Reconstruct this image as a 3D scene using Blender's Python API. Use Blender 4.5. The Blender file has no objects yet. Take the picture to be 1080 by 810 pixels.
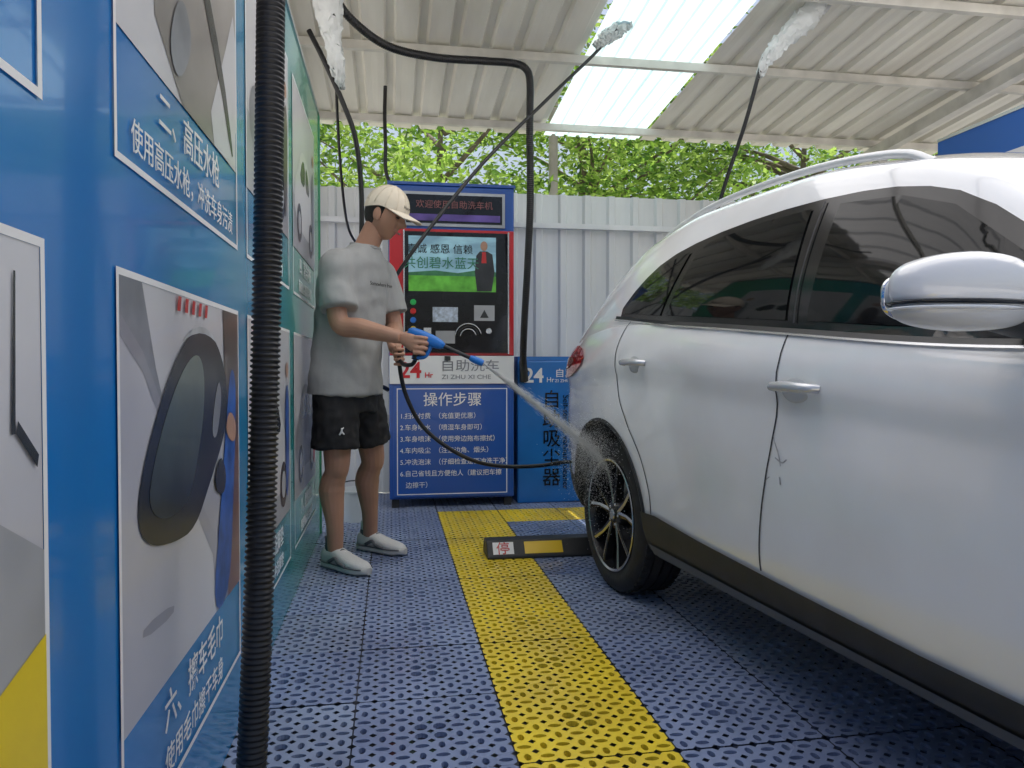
import bpy, bmesh, math, random
import numpy as np
from mathutils import Vector, Matrix
from mathutils.geometry import delaunay_2d_cdt
random.seed(7); np.random.seed(7)
scene = bpy.context.scene
COL = scene.collection

# ---------------------------------------------------------------- materials
def M(name, col, rough=0.5, metal=0.0, var=0.08, scale=4.0, bump=0.0, bscale=60.0, coat=0.0,
      dirt=None, rvar=0.0, stretch=None, spec=0.5, trans=0.0):
    m = bpy.data.materials.new(name); m.use_nodes = True
    nt = m.node_tree; N = nt.nodes; L = nt.links
    p = N['Principled BSDF']
    p.inputs['Roughness'].default_value = rough
    p.inputs['Metallic'].default_value = metal
    p.inputs['Coat Weight'].default_value = coat
    p.inputs['Coat Roughness'].default_value = 0.05
    p.inputs['Specular IOR Level'].default_value = spec
    tc = N.new('ShaderNodeTexCoord'); mp = N.new('ShaderNodeMapping')
    L.new(tc.outputs['Object'], mp.inputs['Vector'])
    if stretch: mp.inputs['Scale'].default_value = stretch
    no = N.new('ShaderNodeTexNoise'); no.inputs['Scale'].default_value = scale; no.inputs['Detail'].default_value = 3
    L.new(mp.outputs[0], no.inputs['Vector'])
    mr = N.new('ShaderNodeMapRange'); mr.inputs[1].default_value = 0.3; mr.inputs[2].default_value = 0.7
    L.new(no.outputs[0], mr.inputs[0])
    mx = N.new('ShaderNodeMix'); mx.data_type = 'RGBA'
    a = [max(0, c*(1-var)) for c in col]; b = [min(1, c*(1+var)) for c in col]
    if dirt: a = dirt
    mx.inputs[6].default_value = (*a, 1); mx.inputs[7].default_value = (*b, 1)
    L.new(mr.outputs[0], mx.inputs[0]); L.new(mx.outputs[2], p.inputs['Base Color'])
    if rvar:
        m2 = N.new('ShaderNodeMapRange'); m2.inputs[1].default_value = .3; m2.inputs[2].default_value = .7
        m2.inputs[3].default_value = max(0, rough-rvar); m2.inputs[4].default_value = min(1, rough+rvar)
        L.new(no.outputs[0], m2.inputs[0]); L.new(m2.outputs[0], p.inputs['Roughness'])
    if bump:
        n2 = N.new('ShaderNodeTexNoise'); n2.inputs['Scale'].default_value = bscale; n2.inputs['Detail'].default_value = 2
        L.new(mp.outputs[0], n2.inputs['Vector'])
        bp = N.new('ShaderNodeBump'); bp.inputs['Strength'].default_value = bump; bp.inputs['Distance'].default_value = 0.01
        L.new(n2.outputs[0], bp.inputs['Height']); L.new(bp.outputs[0], p.inputs['Normal'])
    if trans > 0:
        out = N['Material Output']; tr = N.new('ShaderNodeBsdfTranslucent'); ms = N.new('ShaderNodeMixShader')
        L.new(mx.outputs[2], tr.inputs['Color']); ms.inputs[0].default_value = trans
        L.new(p.outputs[0], ms.inputs[1]); L.new(tr.outputs[0], ms.inputs[2]); L.new(ms.outputs[0], out.inputs['Surface'])
    return m

def alpha_mat(name, col, amt, vec, scale=10, lo=.35, hi=.7):
    """streaky thin water film: noise stretched along the jet direction"""
    m = bpy.data.materials.new(name); m.use_nodes = True
    nt = m.node_tree; N = nt.nodes; L = nt.links
    p = N['Principled BSDF']; p.inputs['Base Color'].default_value = (*col, 1); p.inputs['Roughness'].default_value = .6
    tc = N.new('ShaderNodeTexCoord'); mp = N.new('ShaderNodeMapping'); mp.inputs['Scale'].default_value = vec
    L.new(tc.outputs['Object'], mp.inputs[0])
    no = N.new('ShaderNodeTexNoise'); no.inputs['Scale'].default_value = scale; no.inputs['Detail'].default_value = 5
    L.new(mp.outputs[0], no.inputs['Vector'])
    mr = N.new('ShaderNodeMapRange'); mr.inputs[1].default_value = lo; mr.inputs[2].default_value = hi
    mr.inputs[3].default_value = 0; mr.inputs[4].default_value = amt
    L.new(no.outputs[0], mr.inputs[0]); L.new(mr.outputs[0], p.inputs['Alpha'])
    return m

WHITE = M('white_print', (.84,.84,.84), .45, var=.02)
HOSEM = M('hose_black', (.012,.012,.014), .38, var=.3, scale=20)
PAINT = M('white_car_paint', (.90,.905,.91), .18, var=.01, scale=3.5, coat=1.0, rvar=.05, dirt=(.85,.845,.835))
GLASS = M('tinted_glass', (.006,.007,.008), .04, var=.2, scale=3, spec=.28)
BLKPL = M('black_plastic', (.022,.023,.025), .5, var=.25, scale=12, bump=.08, bscale=300)
GLOSSBLK = M('gloss_black', (.012,.012,.013), .15, var=.2)
SILVER = M('silver_trim', (.62,.63,.65), .25, metal=.8, var=.05)
CHROME = M('chrome', (.8,.8,.82), .1, metal=1.0, var=.02)
REDL = M('red_lamp', (.55,.01,.01), .12, var=.15, coat=1)
SEAM = M('panel_gap', (.04,.04,.045), .7)
STEEL = M('steel_tube', (.58,.58,.57), .5, metal=.2, var=.2, scale=6, bump=.1)

# ---------------------------------------------------------------- mesh helpers
def group(name, loc=(0,0,0), rot=(0,0,0)):
    e = bpy.data.objects.new(name, None); COL.objects.link(e); e.location = loc; e.rotation_euler = rot
    e.empty_display_size = .1
    return e

def mesh(name, V, F, mats, parent=None, smooth=False, sharp=None, mi=None):
    me = bpy.data.meshes.new(name)
    me.from_pydata([tuple(v) for v in V], [], [tuple(f) for f in F])
    if not isinstance(mats, (list, tuple)): mats = [mats]
    for m in mats: me.materials.append(m)
    if mi is not None: me.polygons.foreach_set('material_index', mi)
    if smooth: me.polygons.foreach_set('use_smooth', [True]*len(me.polygons))
    me.update()
    if sharp: me.set_sharp_from_angle(angle=math.radians(sharp))
    ob = bpy.data.objects.new(name, me); COL.objects.link(ob)
    if parent: ob.parent = parent
    return ob

def fixn(ob):
    bm = bmesh.new(); bm.from_mesh(ob.data); bmesh.ops.recalc_face_normals(bm, faces=bm.faces); bm.to_mesh(ob.data); bm.free()
    return ob

def box(name, x0,x1,y0,y1,z0,z1, mat, parent=None, bevel=0.0):
    V = [(x,y,z) for x in (x0,x1) for y in (y0,y1) for z in (z0,z1)]
    F = [(0,1,3,2),(4,6,7,5),(0,4,5,1),(2,3,7,6),(0,2,6,4),(1,5,7,3)]
    ob = mesh(name, V, F, mat, parent)
    if bevel:
        b = ob.modifiers.new('b','BEVEL'); b.width = bevel; b.segments = 3; b.limit_method='NONE'
        ob.data.polygons.foreach_set('use_smooth',[True]*6); ob.data.set_sharp_from_angle(angle=math.radians(40))
    return ob

def catmull(P, n):
    P = [Vector(p) for p in P]
    if len(P) == 2:
        return [P[0].lerp(P[1], i/n) for i in range(n+1)]
    Q = [P[0]*2-P[1]] + P + [P[-1]*2-P[-2]]
    out = []
    seg = len(P)-1
    lens = [(P[i+1]-P[i]).length for i in range(seg)]; tot = sum(lens) or 1
    for i in range(seg):
        k = max(2, int(round(n*lens[i]/tot)))
        a,b,c,d = Q[i:i+4]
        for j in range(k):
            t = j/k
            out.append(.5*((2*b)+(c-a)*t+(2*a-5*b+4*c-d)*t*t+(3*b-a-3*c+d)*t**3))
    out.append(P[-1]); return out

def tube_geo(pts, radii, seg=10):
    V=[];F=[]; n=len(pts)
    T=[(pts[min(i+1,n-1)]-pts[max(i-1,0)]).normalized() for i in range(n)]
    ref = Vector((0,0,1)) if abs(T[0].z)<.9 else Vector((1,0,0))
    u = (ref - T[0]*ref.dot(T[0])).normalized()
    for i in range(n):
        u = (u - T[i]*u.dot(T[i])).normalized(); w = T[i].cross(u)
        for k in range(seg):
            a=2*math.pi*k/seg
            V.append(pts[i]+(u*math.cos(a)+w*math.sin(a))*radii[i])
    for i in range(n-1):
        for k in range(seg):
            F.append((i*seg+k, i*seg+(k+1)%seg, (i+1)*seg+(k+1)%seg, (i+1)*seg+k))
    F.append(tuple(range(seg))[::-1]); F.append(tuple((n-1)*seg+k for k in range(seg)))
    return V,F

def tube(name, P, r, mat, parent=None, n=40, seg=10, corrug=0, cpitch=.012):
    if corrug:
        base = catmull(P, 400); L=0; cum=[0]
        for i in range(1,len(base)): L += (base[i]-base[i-1]).length; cum.append(L)
        m = int(L/cpitch*4); pts=[]; rad=[]; j=0
        for i in range(m+1):
            s = L*i/m
            while j < len(cum)-2 and cum[j+1] < s: j+=1
            t = (s-cum[j])/max(1e-9,cum[j+1]-cum[j])
            pts.append(base[j].lerp(base[j+1], min(1,t)))
            rad.append(r + corrug*(1 if i%4 in (0,1) else -1))
        V,F = tube_geo(pts, rad, seg)
    else:
        pts = catmull(P, n)
        if callable(r): rad=[r(i/(len(pts)-1)) for i in range(len(pts))]
        else: rad=[r]*len(pts)
        V,F = tube_geo(pts, rad, seg)
    return mesh(name, V, F, mat, parent, smooth=True, sharp=60)

def limb_geo(P, R, n=24, seg=16):
    pts = catmull(P, n)
    P=[Vector(p) for p in P]; lens=[0]
    for i in range(1,len(P)): lens.append(lens[-1]+(P[i]-P[i-1]).length)
    l=0; cum=[0]
    for i in range(1,len(pts)): l+=(pts[i]-pts[i-1]).length; cum.append(l)
    rad=[float(np.interp(c/l*lens[-1], lens, R)) for c in cum]
    return tube_geo(pts, rad, seg)

def join_geo(parts):
    V=[];F=[]
    for v,f in parts:
        o=len(V); V+=list(v); F+=[tuple(i+o for i in q) for q in f]
    return V,F

def rings_geo(rings, seg=24, p=2.2):
    V=[];F=[]
    for c,u,v in rings:
        c=Vector(c);u=Vector(u);v=Vector(v)
        for k in range(seg):
            a=2*math.pi*k/seg; ca,sa=math.cos(a),math.sin(a)
            V.append(c+u*(math.copysign(abs(ca)**(2/p),ca))+v*(math.copysign(abs(sa)**(2/p),sa)))
    n=len(rings)
    for i in range(n-1):
        for k in range(seg):
            F.append((i*seg+k, i*seg+(k+1)%seg, (i+1)*seg+(k+1)%seg, (i+1)*seg+k))
    F.append(tuple(range(seg))[::-1]); F.append(tuple((n-1)*seg+k for k in range(seg)))
    return V,F

def ell_geo(c, r, rot=None, seg=20, rg=12):
    c=Vector(c); V=[];F=[]
    R = rot if rot else Matrix.Identity(3)
    V.append(c+R@Vector((0,0,r[2])))
    for i in range(1,rg):
        t=math.pi*i/rg
        for k in range(seg):
            a=2*math.pi*k/seg
            V.append(c+R@Vector((r[0]*math.sin(t)*math.cos(a), r[1]*math.sin(t)*math.sin(a), r[2]*math.cos(t))))
    V.append(c+R@Vector((0,0,-r[2])))
    for k in range(seg): F.append((0,1+k,1+(k+1)%seg))
    for i in range(rg-2):
        for k in range(seg):
            a=1+i*seg+k; b=1+i*seg+(k+1)%seg
            F.append((a,a+seg,b+seg,b))
    l=len(V)-1; o=1+(rg-2)*seg
    for k in range(seg): F.append((l,o+(k+1)%seg,o+k))
    return V,F

def remesh(ob, vox, sm=6, disp=None):
    r=ob.modifiers.new('r','REMESH'); r.mode='VOXEL'; r.voxel_size=vox; r.use_smooth_shade=True
    if sm:
        s=ob.modifiers.new('s','SMOOTH'); s.iterations=sm; s.factor=.5
    if disp:
        tx=bpy.data.textures.new('folds','CLOUDS'); tx.noise_scale=disp[1]; tx.noise_depth=1
        d=ob.modifiers.new('d','DISPLACE'); d.texture=tx; d.strength=disp[0]; d.mid_level=.42; d.texture_coords='LOCAL'
    return ob

def text(name, s, size, loc, rot, mat, parent, align='LEFT', sx=1.0, bold=0.0):
    c=bpy.data.curves.new(name,'FONT'); c.body=s; c.size=size; c.align_x=align; c.extrude=.0004; c.offset=bold
    c.materials.append(mat)
    o=bpy.data.objects.new(name,c); COL.objects.link(o); o.location=loc; o.rotation_euler=rot; o.scale=(sx,1,1); o.parent=parent
    return o

# ================================================================= GROUND
GROUND = M('concrete_ground', (.58,.56,.52), .85, var=.10, scale=1.2, bump=.3, bscale=25)
mesh('ground', [(-300,-300,-.018),(300,-300,-.018),(300,300,-.018),(-300,300,-.018)], [(0,1,2,3)], GROUND)
WETB = M('wet_base', (.08,.09,.12), .2, var=.5, scale=3, rvar=.15)
mesh('drain_pan', [(-.5,-1.05,-.0145),(3.4,-1.05,-.0145),(3.4,5.8,-.0145),(-.5,5.8,-.0145)], [(0,1,2,3)], WETB)

def floor_tiles():
    T=.4; C=8; cs=(T-.004)/C
    sq=[]
    h=cs/2
    for k in range(12):
        a=2*math.pi*k/12
        x,y=math.cos(a),math.sin(a); m=max(abs(x),abs(y)); sq.append((x/m*h,y/m*h))
    V=[];F=[];mi=[]
    for ty in range(17):
        for tx in range(10):
            X0=-.5+tx*T; Y0=4.95+.8-(ty+1)*T
            if X0>3.35: continue
            yc=Y0+T/2; xc=X0+T/2
            yel = (.3<xc<.7 and yc<4.95) or (2.7<xc<3.1 and yc<4.95) or (4.5<yc<4.95 and .3<xc<3.1)
            dz = random.uniform(-.0012,.0012); tone=random.random()
            for cy in range(C):
                for cx in range(C):
                    ox=X0+.002+cs*(cx+.5); oy=Y0+.002+cs*(cy+.5)
                    par=(cx+cy)%2
                    if cx in(3,4) and cy in (3,4): rx,ry=.0175,.0175
                    elif par: rx,ry=.0185,.0090
                    else: rx,ry=.0090,.0160
                    o=len(V)
                    for (x,y) in sq: V.append((ox+x,oy+y,dz))
                    for k in range(12):
                        a=2*math.pi*k/12; V.append((ox+rx*math.cos(a),oy+ry*math.sin(a),dz))
                    for k in range(12):
                        a=2*math.pi*k/12; V.append((ox+rx*.93*math.cos(a),oy+ry*.93*math.sin(a),-.013))
                    for k in range(12):
                        k2=(k+1)%12
                        F.append((o+k,o+k2,o+12+k2,o+12+k)); F.append((o+12+k,o+12+k2,o+24+k2,o+24+k))
                    mi += [1 if yel else (2 if tone<.3 else 0)]*24
    blue=M('blue_grid_plastic',(.26,.32,.49),.33,var=.12,scale=2.2,rvar=.14,dirt=(.19,.235,.38))
    blue2=M('blue_grid_plastic_worn',(.28,.34,.48),.40,var=.12,scale=3.2,rvar=.12,dirt=(.21,.25,.37))
    yel=M('yellow_grid_plastic',(.92,.69,.03),.36,var=.08,scale=3,rvar=.1,dirt=(.78,.57,.05))
    mesh('plastic_grid_floor', V,F,[blue,yel,blue2],mi=mi)
floor_tiles()

# ================================================================= CORRUGATED SHEETS
def corrugated(name, x0,x1,pitch, fn, mat, parent, depth=.03):
    xs=[];x=x0
    while x<x1-1e-6:
        for f,hh in ((0,0),(.62,0),(.70,1),(.92,1)):
            xs.append((x+pitch*f, hh*depth))
        for g in (.2,.4): xs.append((x+pitch*g,.12*depth if g==.2 else .0))
        x+=pitch
    xs=sorted(xs); V=[];F=[]
    for (x,h) in xs:
        V.append(fn(x,0,h)); V.append(fn(x,1,h))
    for i in range(len(xs)-1): F.append((2*i,2*i+2,2*i+3,2*i+1))
    return mesh(name,V,F,mat,parent)

FEN=M('painted_steel_sheet',(.79,.81,.82),.40,metal=.0,var=.05,scale=1.5,stretch=(1,1,.3),dirt=(.69,.70,.70),bump=.05,bscale=8)
fence=group('corrugated_metal_fence')
corrugated('fence_sheet',-3.0,9.0,.20,lambda x,s,h:(x,5.88-h,-.015+s*2.345),FEN,fence)
box('fence_rail_top',-3,9,5.79,5.845,2.05,2.09,M('fence_rail',(.78,.79,.80),.45,var=.1),fence)
box('fence_rail_low',-3,9,5.79,5.845,.55,.59,STEEL,fence)
for i,x in enumerate((-2.5,1.9,4.2,6.5,8.8)):
    box('fence_post_%d'%i,x,x+.05,5.885,5.935,-.018,2.3,STEEL,fence)

# ================================================================= CANOPY
def roofz(y): return 2.87+.08*(5.85-y)
RM=M('roof_sheet',(.78,.76,.69),.5,metal=.0,var=.08,scale=2.0,stretch=(2,.4,1),dirt=(.66,.63,.56),bump=.05,bscale=10)
SKY=M('translucent_panel',(.74,.92,.93),.35,var=.06,scale=3,stretch=(3,.5,1),trans=.62,dirt=(.60,.78,.79))
FILLF=M('translucent_fill_sheet',(.98,.98,.98),.35,var=.02,scale=3,stretch=(3,.5,1),trans=.95)  # for the added out-of-view roof section that passes sunlight as fill
canopy=group('corrugated_canopy')
YR0,YM,YR1=.9,3.62,6.05
fnr=lambda x,s,h:(x, YR1 if s==0 else YM, roofz(YR1 if s==0 else YM)+h)
fnf=lambda x,s,h:(x, YM+.12 if s==0 else YR0, roofz(YM+.12 if s==0 else YR0)+h-.006)
corrugated('roof_left',-1.36,1.24,.20,fnr,RM,canopy)
corrugated('skylight',1.24,2.06,.1025,fnr,SKY,canopy,depth=.015)
corrugated('roof_right',2.06,5.66,.20,fnr,RM,canopy)
corrugated('added_translucent_fill',-3.16,5.66,.20,fnf,FILLF,canopy)  # unseen front section, made translucent to brighten the bay below
PUR=M('purlin_steel',(.62,.60,.55),.5,var=.2,scale=5)
for i,y in enumerate((5.8,4.72,3.84,2.9,1.9,.94)):
    z=roofz(y)-.006
    box('purlin_%d'%i,-1.4 if i<3 else -3.2,5.6,y-.02,y+.02,z-.055,z-.004,PUR,canopy)
for i,x in enumerate((-.62,4.04)):
    V=[];w=.035
    for y in (YR1-.1,YR0+.1):
        z=roofz(y)-.066
        V+=[(x-w,y,z),(x+w,y,z),(x+w,y,z-.09),(x-w,y,z-.09)]
    mesh('rafter_%d'%i,V,[(0,1,2,3),(4,7,6,5),(0,4,5,1),(1,5,6,2),(2,6,7,3),(3,7,4,0)],PUR,canopy)
    for j,y in enumerate((5.72,1.05)):
        box('post_%d_%d'%(i,j),x-.04,x+.04,y-.04,y+.04,-.018,roofz(y)-.16,STEEL,canopy)

# ================================================================= LEFT SIGN WALL
def bluegreen(name):
    m=M(name,(.012,.17,.52),.22,var=.05,scale=2,coat=.4)
    nt=m.node_tree;N=nt.nodes;L=nt.links;p=N['Principled BSDF']
    tc=N.new('ShaderNodeTexCoord');sp=N.new('ShaderNodeSeparateXYZ');L.new(tc.outputs['Object'],sp.inputs[0])
    no=N.new('ShaderNodeTexNoise');no.inputs['Scale'].default_value=1.6;L.new(tc.outputs['Object'],no.inputs[0])
    ad=N.new('ShaderNodeMath');ad.operation='ADD';L.new(sp.outputs[1],ad.inputs[0]);L.new(no.outputs[0],ad.inputs[1])
    cr=N.new('ShaderNodeValToRGB');mr=N.new('ShaderNodeMapRange');mr.inputs[1].default_value=0;mr.inputs[2].default_value=5
    L.new(ad.outputs[0],mr.inputs[0]);L.new(mr.outputs[0],cr.inputs[0])
    e=cr.color_ramp.elements
    e[0].position=0.1;e[0].color=(.010,.14,.46,1);e[1].position=.95;e[1].color=(.06,.38,.20,1)
    a=e.new(.35);a.color=(.012,.20,.58,1);b=e.new(.60);b.color=(.02,.28,.46,1);c=e.new(.78);c.color=(.03,.34,.28,1)
    L.new(cr.outputs[0],p.inputs['Base Color'])
    return m
wall=group('wash_guide_sign_wall')
BG=bluegreen('banner_blue_green')
WX=-.40; WY0=-.6
box('wall_board',WX-.05,WX,WY0,4.40,.0,2.38,BG,wall)
box('wall_base_rail',WX-.045,WX-.005,WY0,4.40,-.018,-.001,STEEL,wall)
box('wall_edge_trim',WX-.055,WX+.006,4.401,4.425,.0,2.385,M('green_edge',(.05,.30,.16),.4),wall)
box('wall_top_trim',WX-.055,WX+.006,WY0,4.40,2.381,2.40,SILVER,wall)
def wp(name, pts, off, mat):
    return mesh(name,[(WX+off,y,z) for y,z in pts],[tuple(range(len(pts)))],mat,wall)
def wrect(name,y0,y1,z0,z1,off,mat): return wp(name,[(y0,z0),(y1,z0),(y1,z1),(y0,z1)],off,mat)
def smoothpoly(pts, it=2):
    for _ in range(it):
        q=[]
        for i in range(len(pts)):
            a=pts[i];b=pts[(i+1)%len(pts)]
            q.append((a[0]*.75+b[0]*.25,a[1]*.75+b[1]*.25)); q.append((a[0]*.25+b[0]*.75,a[1]*.25+b[1]*.75))
        pts=q
    return pts
def framer(name,y0,y1,z0,z1,w=.011):
    wrect(name+'_l',y0,y0+w,z0,z1,.003,WHITE); wrect(name+'_r',y1-w,y1,z0,z1,.003,WHITE)
    wrect(name+'_b',y0+w,y1-w,z0,z0+w,.003,WHITE); wrect(name+'_t',y0+w,y1-w,z1-w,z1,.003,WHITE)
def G2(name, c1, c2, axis=2, lo=0., hi=2., scale=2.5, amt=.5, rough=.28):
    m=M(name,c1,rough,coat=.2); nt=m.node_tree;N=nt.nodes;L=nt.links;p=N['Principled BSDF']
    tc=N.new('ShaderNodeTexCoord');sp=N.new('ShaderNodeSeparateXYZ');L.new(tc.outputs['Object'],sp.inputs[0])
    no=N.new('ShaderNodeTexNoise');no.inputs['Scale'].default_value=scale;no.inputs['Detail'].default_value=3;L.new(tc.outputs['Object'],no.inputs[0])
    mr=N.new('ShaderNodeMapRange');mr.inputs[1].default_value=lo;mr.inputs[2].default_value=hi;L.new(sp.outputs[axis],mr.inputs[0])
    ma=N.new('ShaderNodeMath');ma.operation='MULTIPLY_ADD';L.new(no.outputs[0],ma.inputs[0]);ma.inputs[1].default_value=amt*2;ma.inputs[2].default_value=-amt
    ad=N.new('ShaderNodeMath');ad.operation='ADD';ad.use_clamp=True;L.new(mr.outputs[0],ad.inputs[0]);L.new(ma.outputs[0],ad.inputs[1])
    mx=N.new('ShaderNodeMix');mx.data_type='RGBA';mx.inputs[6].default_value=(*c1,1);mx.inputs[7].default_value=(*c2,1)
    L.new(ad.outputs[0],mx.inputs[0]);L.new(mx.outputs[2],p.inputs['Base Color']); return m
g1=M('print_grey',(.36,.37,.39),.3,var=.3,scale=3); g2=G2('print_light',(.40,.40,.44),(.64,.64,.67),2,.3,1.1)
g3=M('print_dark',(.035,.037,.042),.25,var=.4,scale=7); g4=G2('print_brown',(.22,.11,.08),(.07,.055,.05),2,.4,1.1,9)
g5=M('print_mid',(.22,.23,.26),.3,var=.35,scale=6); g6=M('print_blue',(.03,.10,.36),.3,var=.5,scale=14)
g7=M('print_yellow',(.80,.60,.02),.3,var=.1); g8=M('print_red',(.55,.03,.03),.3)
g9=G2('print_mirror',(.03,.035,.035),(.17,.21,.19),2,.70,.98,9,.35)
g10=M('print_skin',(.45,.26,.18),.4); g11=G2('print_white',(.48,.48,.53),(.76,.76,.77),1,1.2,1.9,3,.3)
g12=G2('print_warmgrey',(.22,.20,.19),(.42,.39,.37),2,1.4,2.1,4,.5)
gsh=G2('print_soft_shadow',(.28,.28,.32),(.48,.48,.52),1,1.2,1.9,4,.5); ghl=M('print_highlight',(.42,.44,.46),.3,var=.4,scale=9)
captions_up=['一、扫码付费','二、高压水枪','三、喷洒泡沫','四、清洁内饰']
cap2_up=['扫描二维码，选择服务','使用高压水枪，冲洗车身污渍','使用泡沫枪喷洒车身','使用吸尘器清洁内饰']
captions_lo=['五、清洁轮毂','六、擦车毛巾','七、清洗脚垫','八、驶离车位']
cap2_lo=['使用毛刷清洁轮毂','使用毛巾擦干车身','使用水枪冲洗脚垫','整理物品安全驶离']
RW=(math.radians(90),0,math.radians(90))
for c in range(4):
    y0=(.06,1.18,2.20,3.22)[c]; y1=y0+.89
    for r,(z0,z1) in enumerate(((.19,1.10),(1.26,2.17))):
        nm='frame_%d_%d'%(c,r); framer(nm,y0,y1,z0,z1)
        iz0=z0+.20
        a,b=y0+.011,y1-.011
        wrect(nm+'_photo',a,b,iz0,z1-.011,.002,g2)
        W=b-a
        def q(pts,k,mat,o=.004,s=2):
            P=[(a+W*u,iz0+(z1-.011-iz0)*v) for u,v in pts]
            if s: P=smoothpoly(P,s)
            wp(nm+'_shape%d'%k,P,o,mat)
        def disc(cx,cy,rr,k,mat,o):
            wp(nm+'_disc%d'%k,[(a+W*cx+rr*math.cos(t),iz0+(z1-.011-iz0)*cy+rr*math.sin(t)) for t in np.linspace(0,2*math.pi,28)[:-1]],o,mat)
        if c==1 and r==0:
            q([(0,0),(.72,0),(.68,.20),(.50,.40),(.30,.62),(.12,.82),(0,.90)],0,g11,.0030,0)
            q([(0,.90),(.12,.82),(.30,.62),(.20,.80),(.12,1),(0,1)],7,g5,.0031,0)
            q([(.0,.87),(.12,.79),(.30,.58),(.50,.37),(.66,.20),(.70,.0),(.75,.0),(.72,.23),(.52,.42),(.30,.64),(.12,.84),(0,.92)],1,gsh,.0034,0)
            q([(.10,.17),(.30,.15),(.31,.18),(.11,.20)],6,gsh,.0036,1)
            q([(.84,0),(1,0),(1,1),(.80,1),(.84,.5)],2,g4,.0038,0)
            q([(.64,.0),(.86,.0),(.93,.42),(.97,.74),(.90,.82),(.84,.66),(.76,.36)],3,g6,.0044,2)
            q([(.07,.45),(.10,.56),(.22,.72),(.36,.85),(.50,.92),(.62,.92),(.76,.86),(.84,.74),(.84,.62),(.74,.52),(.63,.44),(.48,.33),(.30,.34),(.13,.38)],4,g3,.005,2)
            q([(.13,.47),(.17,.57),(.27,.70),(.40,.81),(.52,.85),(.58,.79),(.57,.66),(.50,.52),(.42,.42),(.24,.41)],5,g9,.0056,2)
            q([(.36,.87),(.50,.925),(.62,.925),(.74,.875),(.62,.905),(.50,.905)],16,ghl,.0058,1)
            q([(.64,.60),(.70,.56),(.77,.70),(.73,.78)],17,g5,.0058,2)
            q([(.80,.58),(.93,.52),(.96,.60),(.86,.66)],9,g10,.0062,2)
            q([(.66,.42),(.78,.36),(.82,.44),(.74,.52)],8,g3,.0062,2)
            for k in range(5): q([(.34+.06*k,.955),(.365+.06*k,.955),(.375+.06*k,.995),(.35+.06*k,.995)],10+k,g8,.0064,0)
        elif c==0 and r==0:
            q([(0,.0),(1,.0),(1,.5),(.6,.75),(0,.8)],0,g1,.003,0)
            q([(.86,.0),(1,.0),(1,.36),(.82,.30)],1,g7,.004,0)
            q([(.915,.70),(.925,.70),(.93,.95),(.925,.95)],2,g3,.004,0)
            q([(.925,.70),(.98,.64),(.985,.66),(.93,.72)],4,g3,.0045,0)
            q([(.5,0),(.84,0),(.80,.26),(.55,.35)],3,gsh,.004,0)
        elif c==1 and r==1:
            q([(.22,.0),(1,.0),(1,1),(.30,1),(.20,.55)],0,g12,.003,1)
            q([(.62,.0),(1,.0),(1,.62),(.86,.38)],1,g2,.0036,1)
            q([(.36,.60),(.52,.50),(.78,.24),(.93,.03),(.955,.05),(.82,.30),(.56,.57),(.38,.66)],2,g3,.0042,1)
            q([(.30,.68),(.56,.66),(.80,.52),(.98,.70),(.98,.98),(.30,.98)],3,g11,.0046,1)
            q([(.30,.10),(.38,.04),(.50,.20),(.44,.30),(.36,.26)],5,g5,.005,2)
        else:
            body=[g11,g3,g11,g5][(c+r)%4]
            q([(0,0),(1,0),(1,.26),(0,.32)],0,g1,.0026,0)
            q([(.06,.16),(.96,.14),(.97,.36),(.82,.46),(.66,.68),(.34,.70),(.20,.50),(.05,.42)],1,body,.0032,2)
            q([(.26,.47),(.37,.63),(.50,.635),(.50,.47)],2,g3 if body!=g3 else g2,.0038,1)
            q([(.53,.47),(.53,.635),(.63,.62),(.74,.47)],3,g3 if body!=g3 else g2,.0038,1)
            disc(.24,.19,.085,0,g3,.0044); disc(.78,.18,.085,1,g3,.0044); disc(.24,.19,.05,2,g1,.0050); disc(.78,.18,.05,3,g1,.0050)
            q([(.84,.10),(.93,.10),(.96,.62),(.90,.74),(.83,.6)],4,[g6,g4,g8,g5][(c*2+r)%4],.0056,2)
            disc(.895,.79,.03,5,g10,.0056)
        capz=iz0-.085
        t1=(captions_up if r else captions_lo)[c]; t2=(cap2_up if r else cap2_lo)[c]
        text(nm+'_cap1',t1,.078,(WX+.004,(y0+y1)/2,capz),RW,WHITE,wall,'CENTER',bold=.0003)
        text(nm+'_cap2',t2,.058,(WX+.004,(y0+y1)/2,capz-.082),RW,WHITE,wall,'CENTER')

rw=group('partition_sign_wall')
BL=M('partition_blue',(.010,.10,.42),.3,var=.08,scale=2)
box('board',3.44,3.49,2.2,4.30,.0,2.38,BL,rw)
box('top_trim',3.435,3.495,2.2,4.30,2.381,2.40,SILVER,rw)
box('base_rail',3.445,3.485,2.2,4.30,-.018,-.001,STEEL,rw)
for i in range(2):
    y0=2.3+1.0*i
    box('photo_print_%d'%i,3.436,3.439,y0,y0+.89,1.26,2.17,g2,rw); box('photo_print_low_%d'%i,3.436,3.439,y0,y0+.89,.19,1.10,g1,rw)

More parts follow.
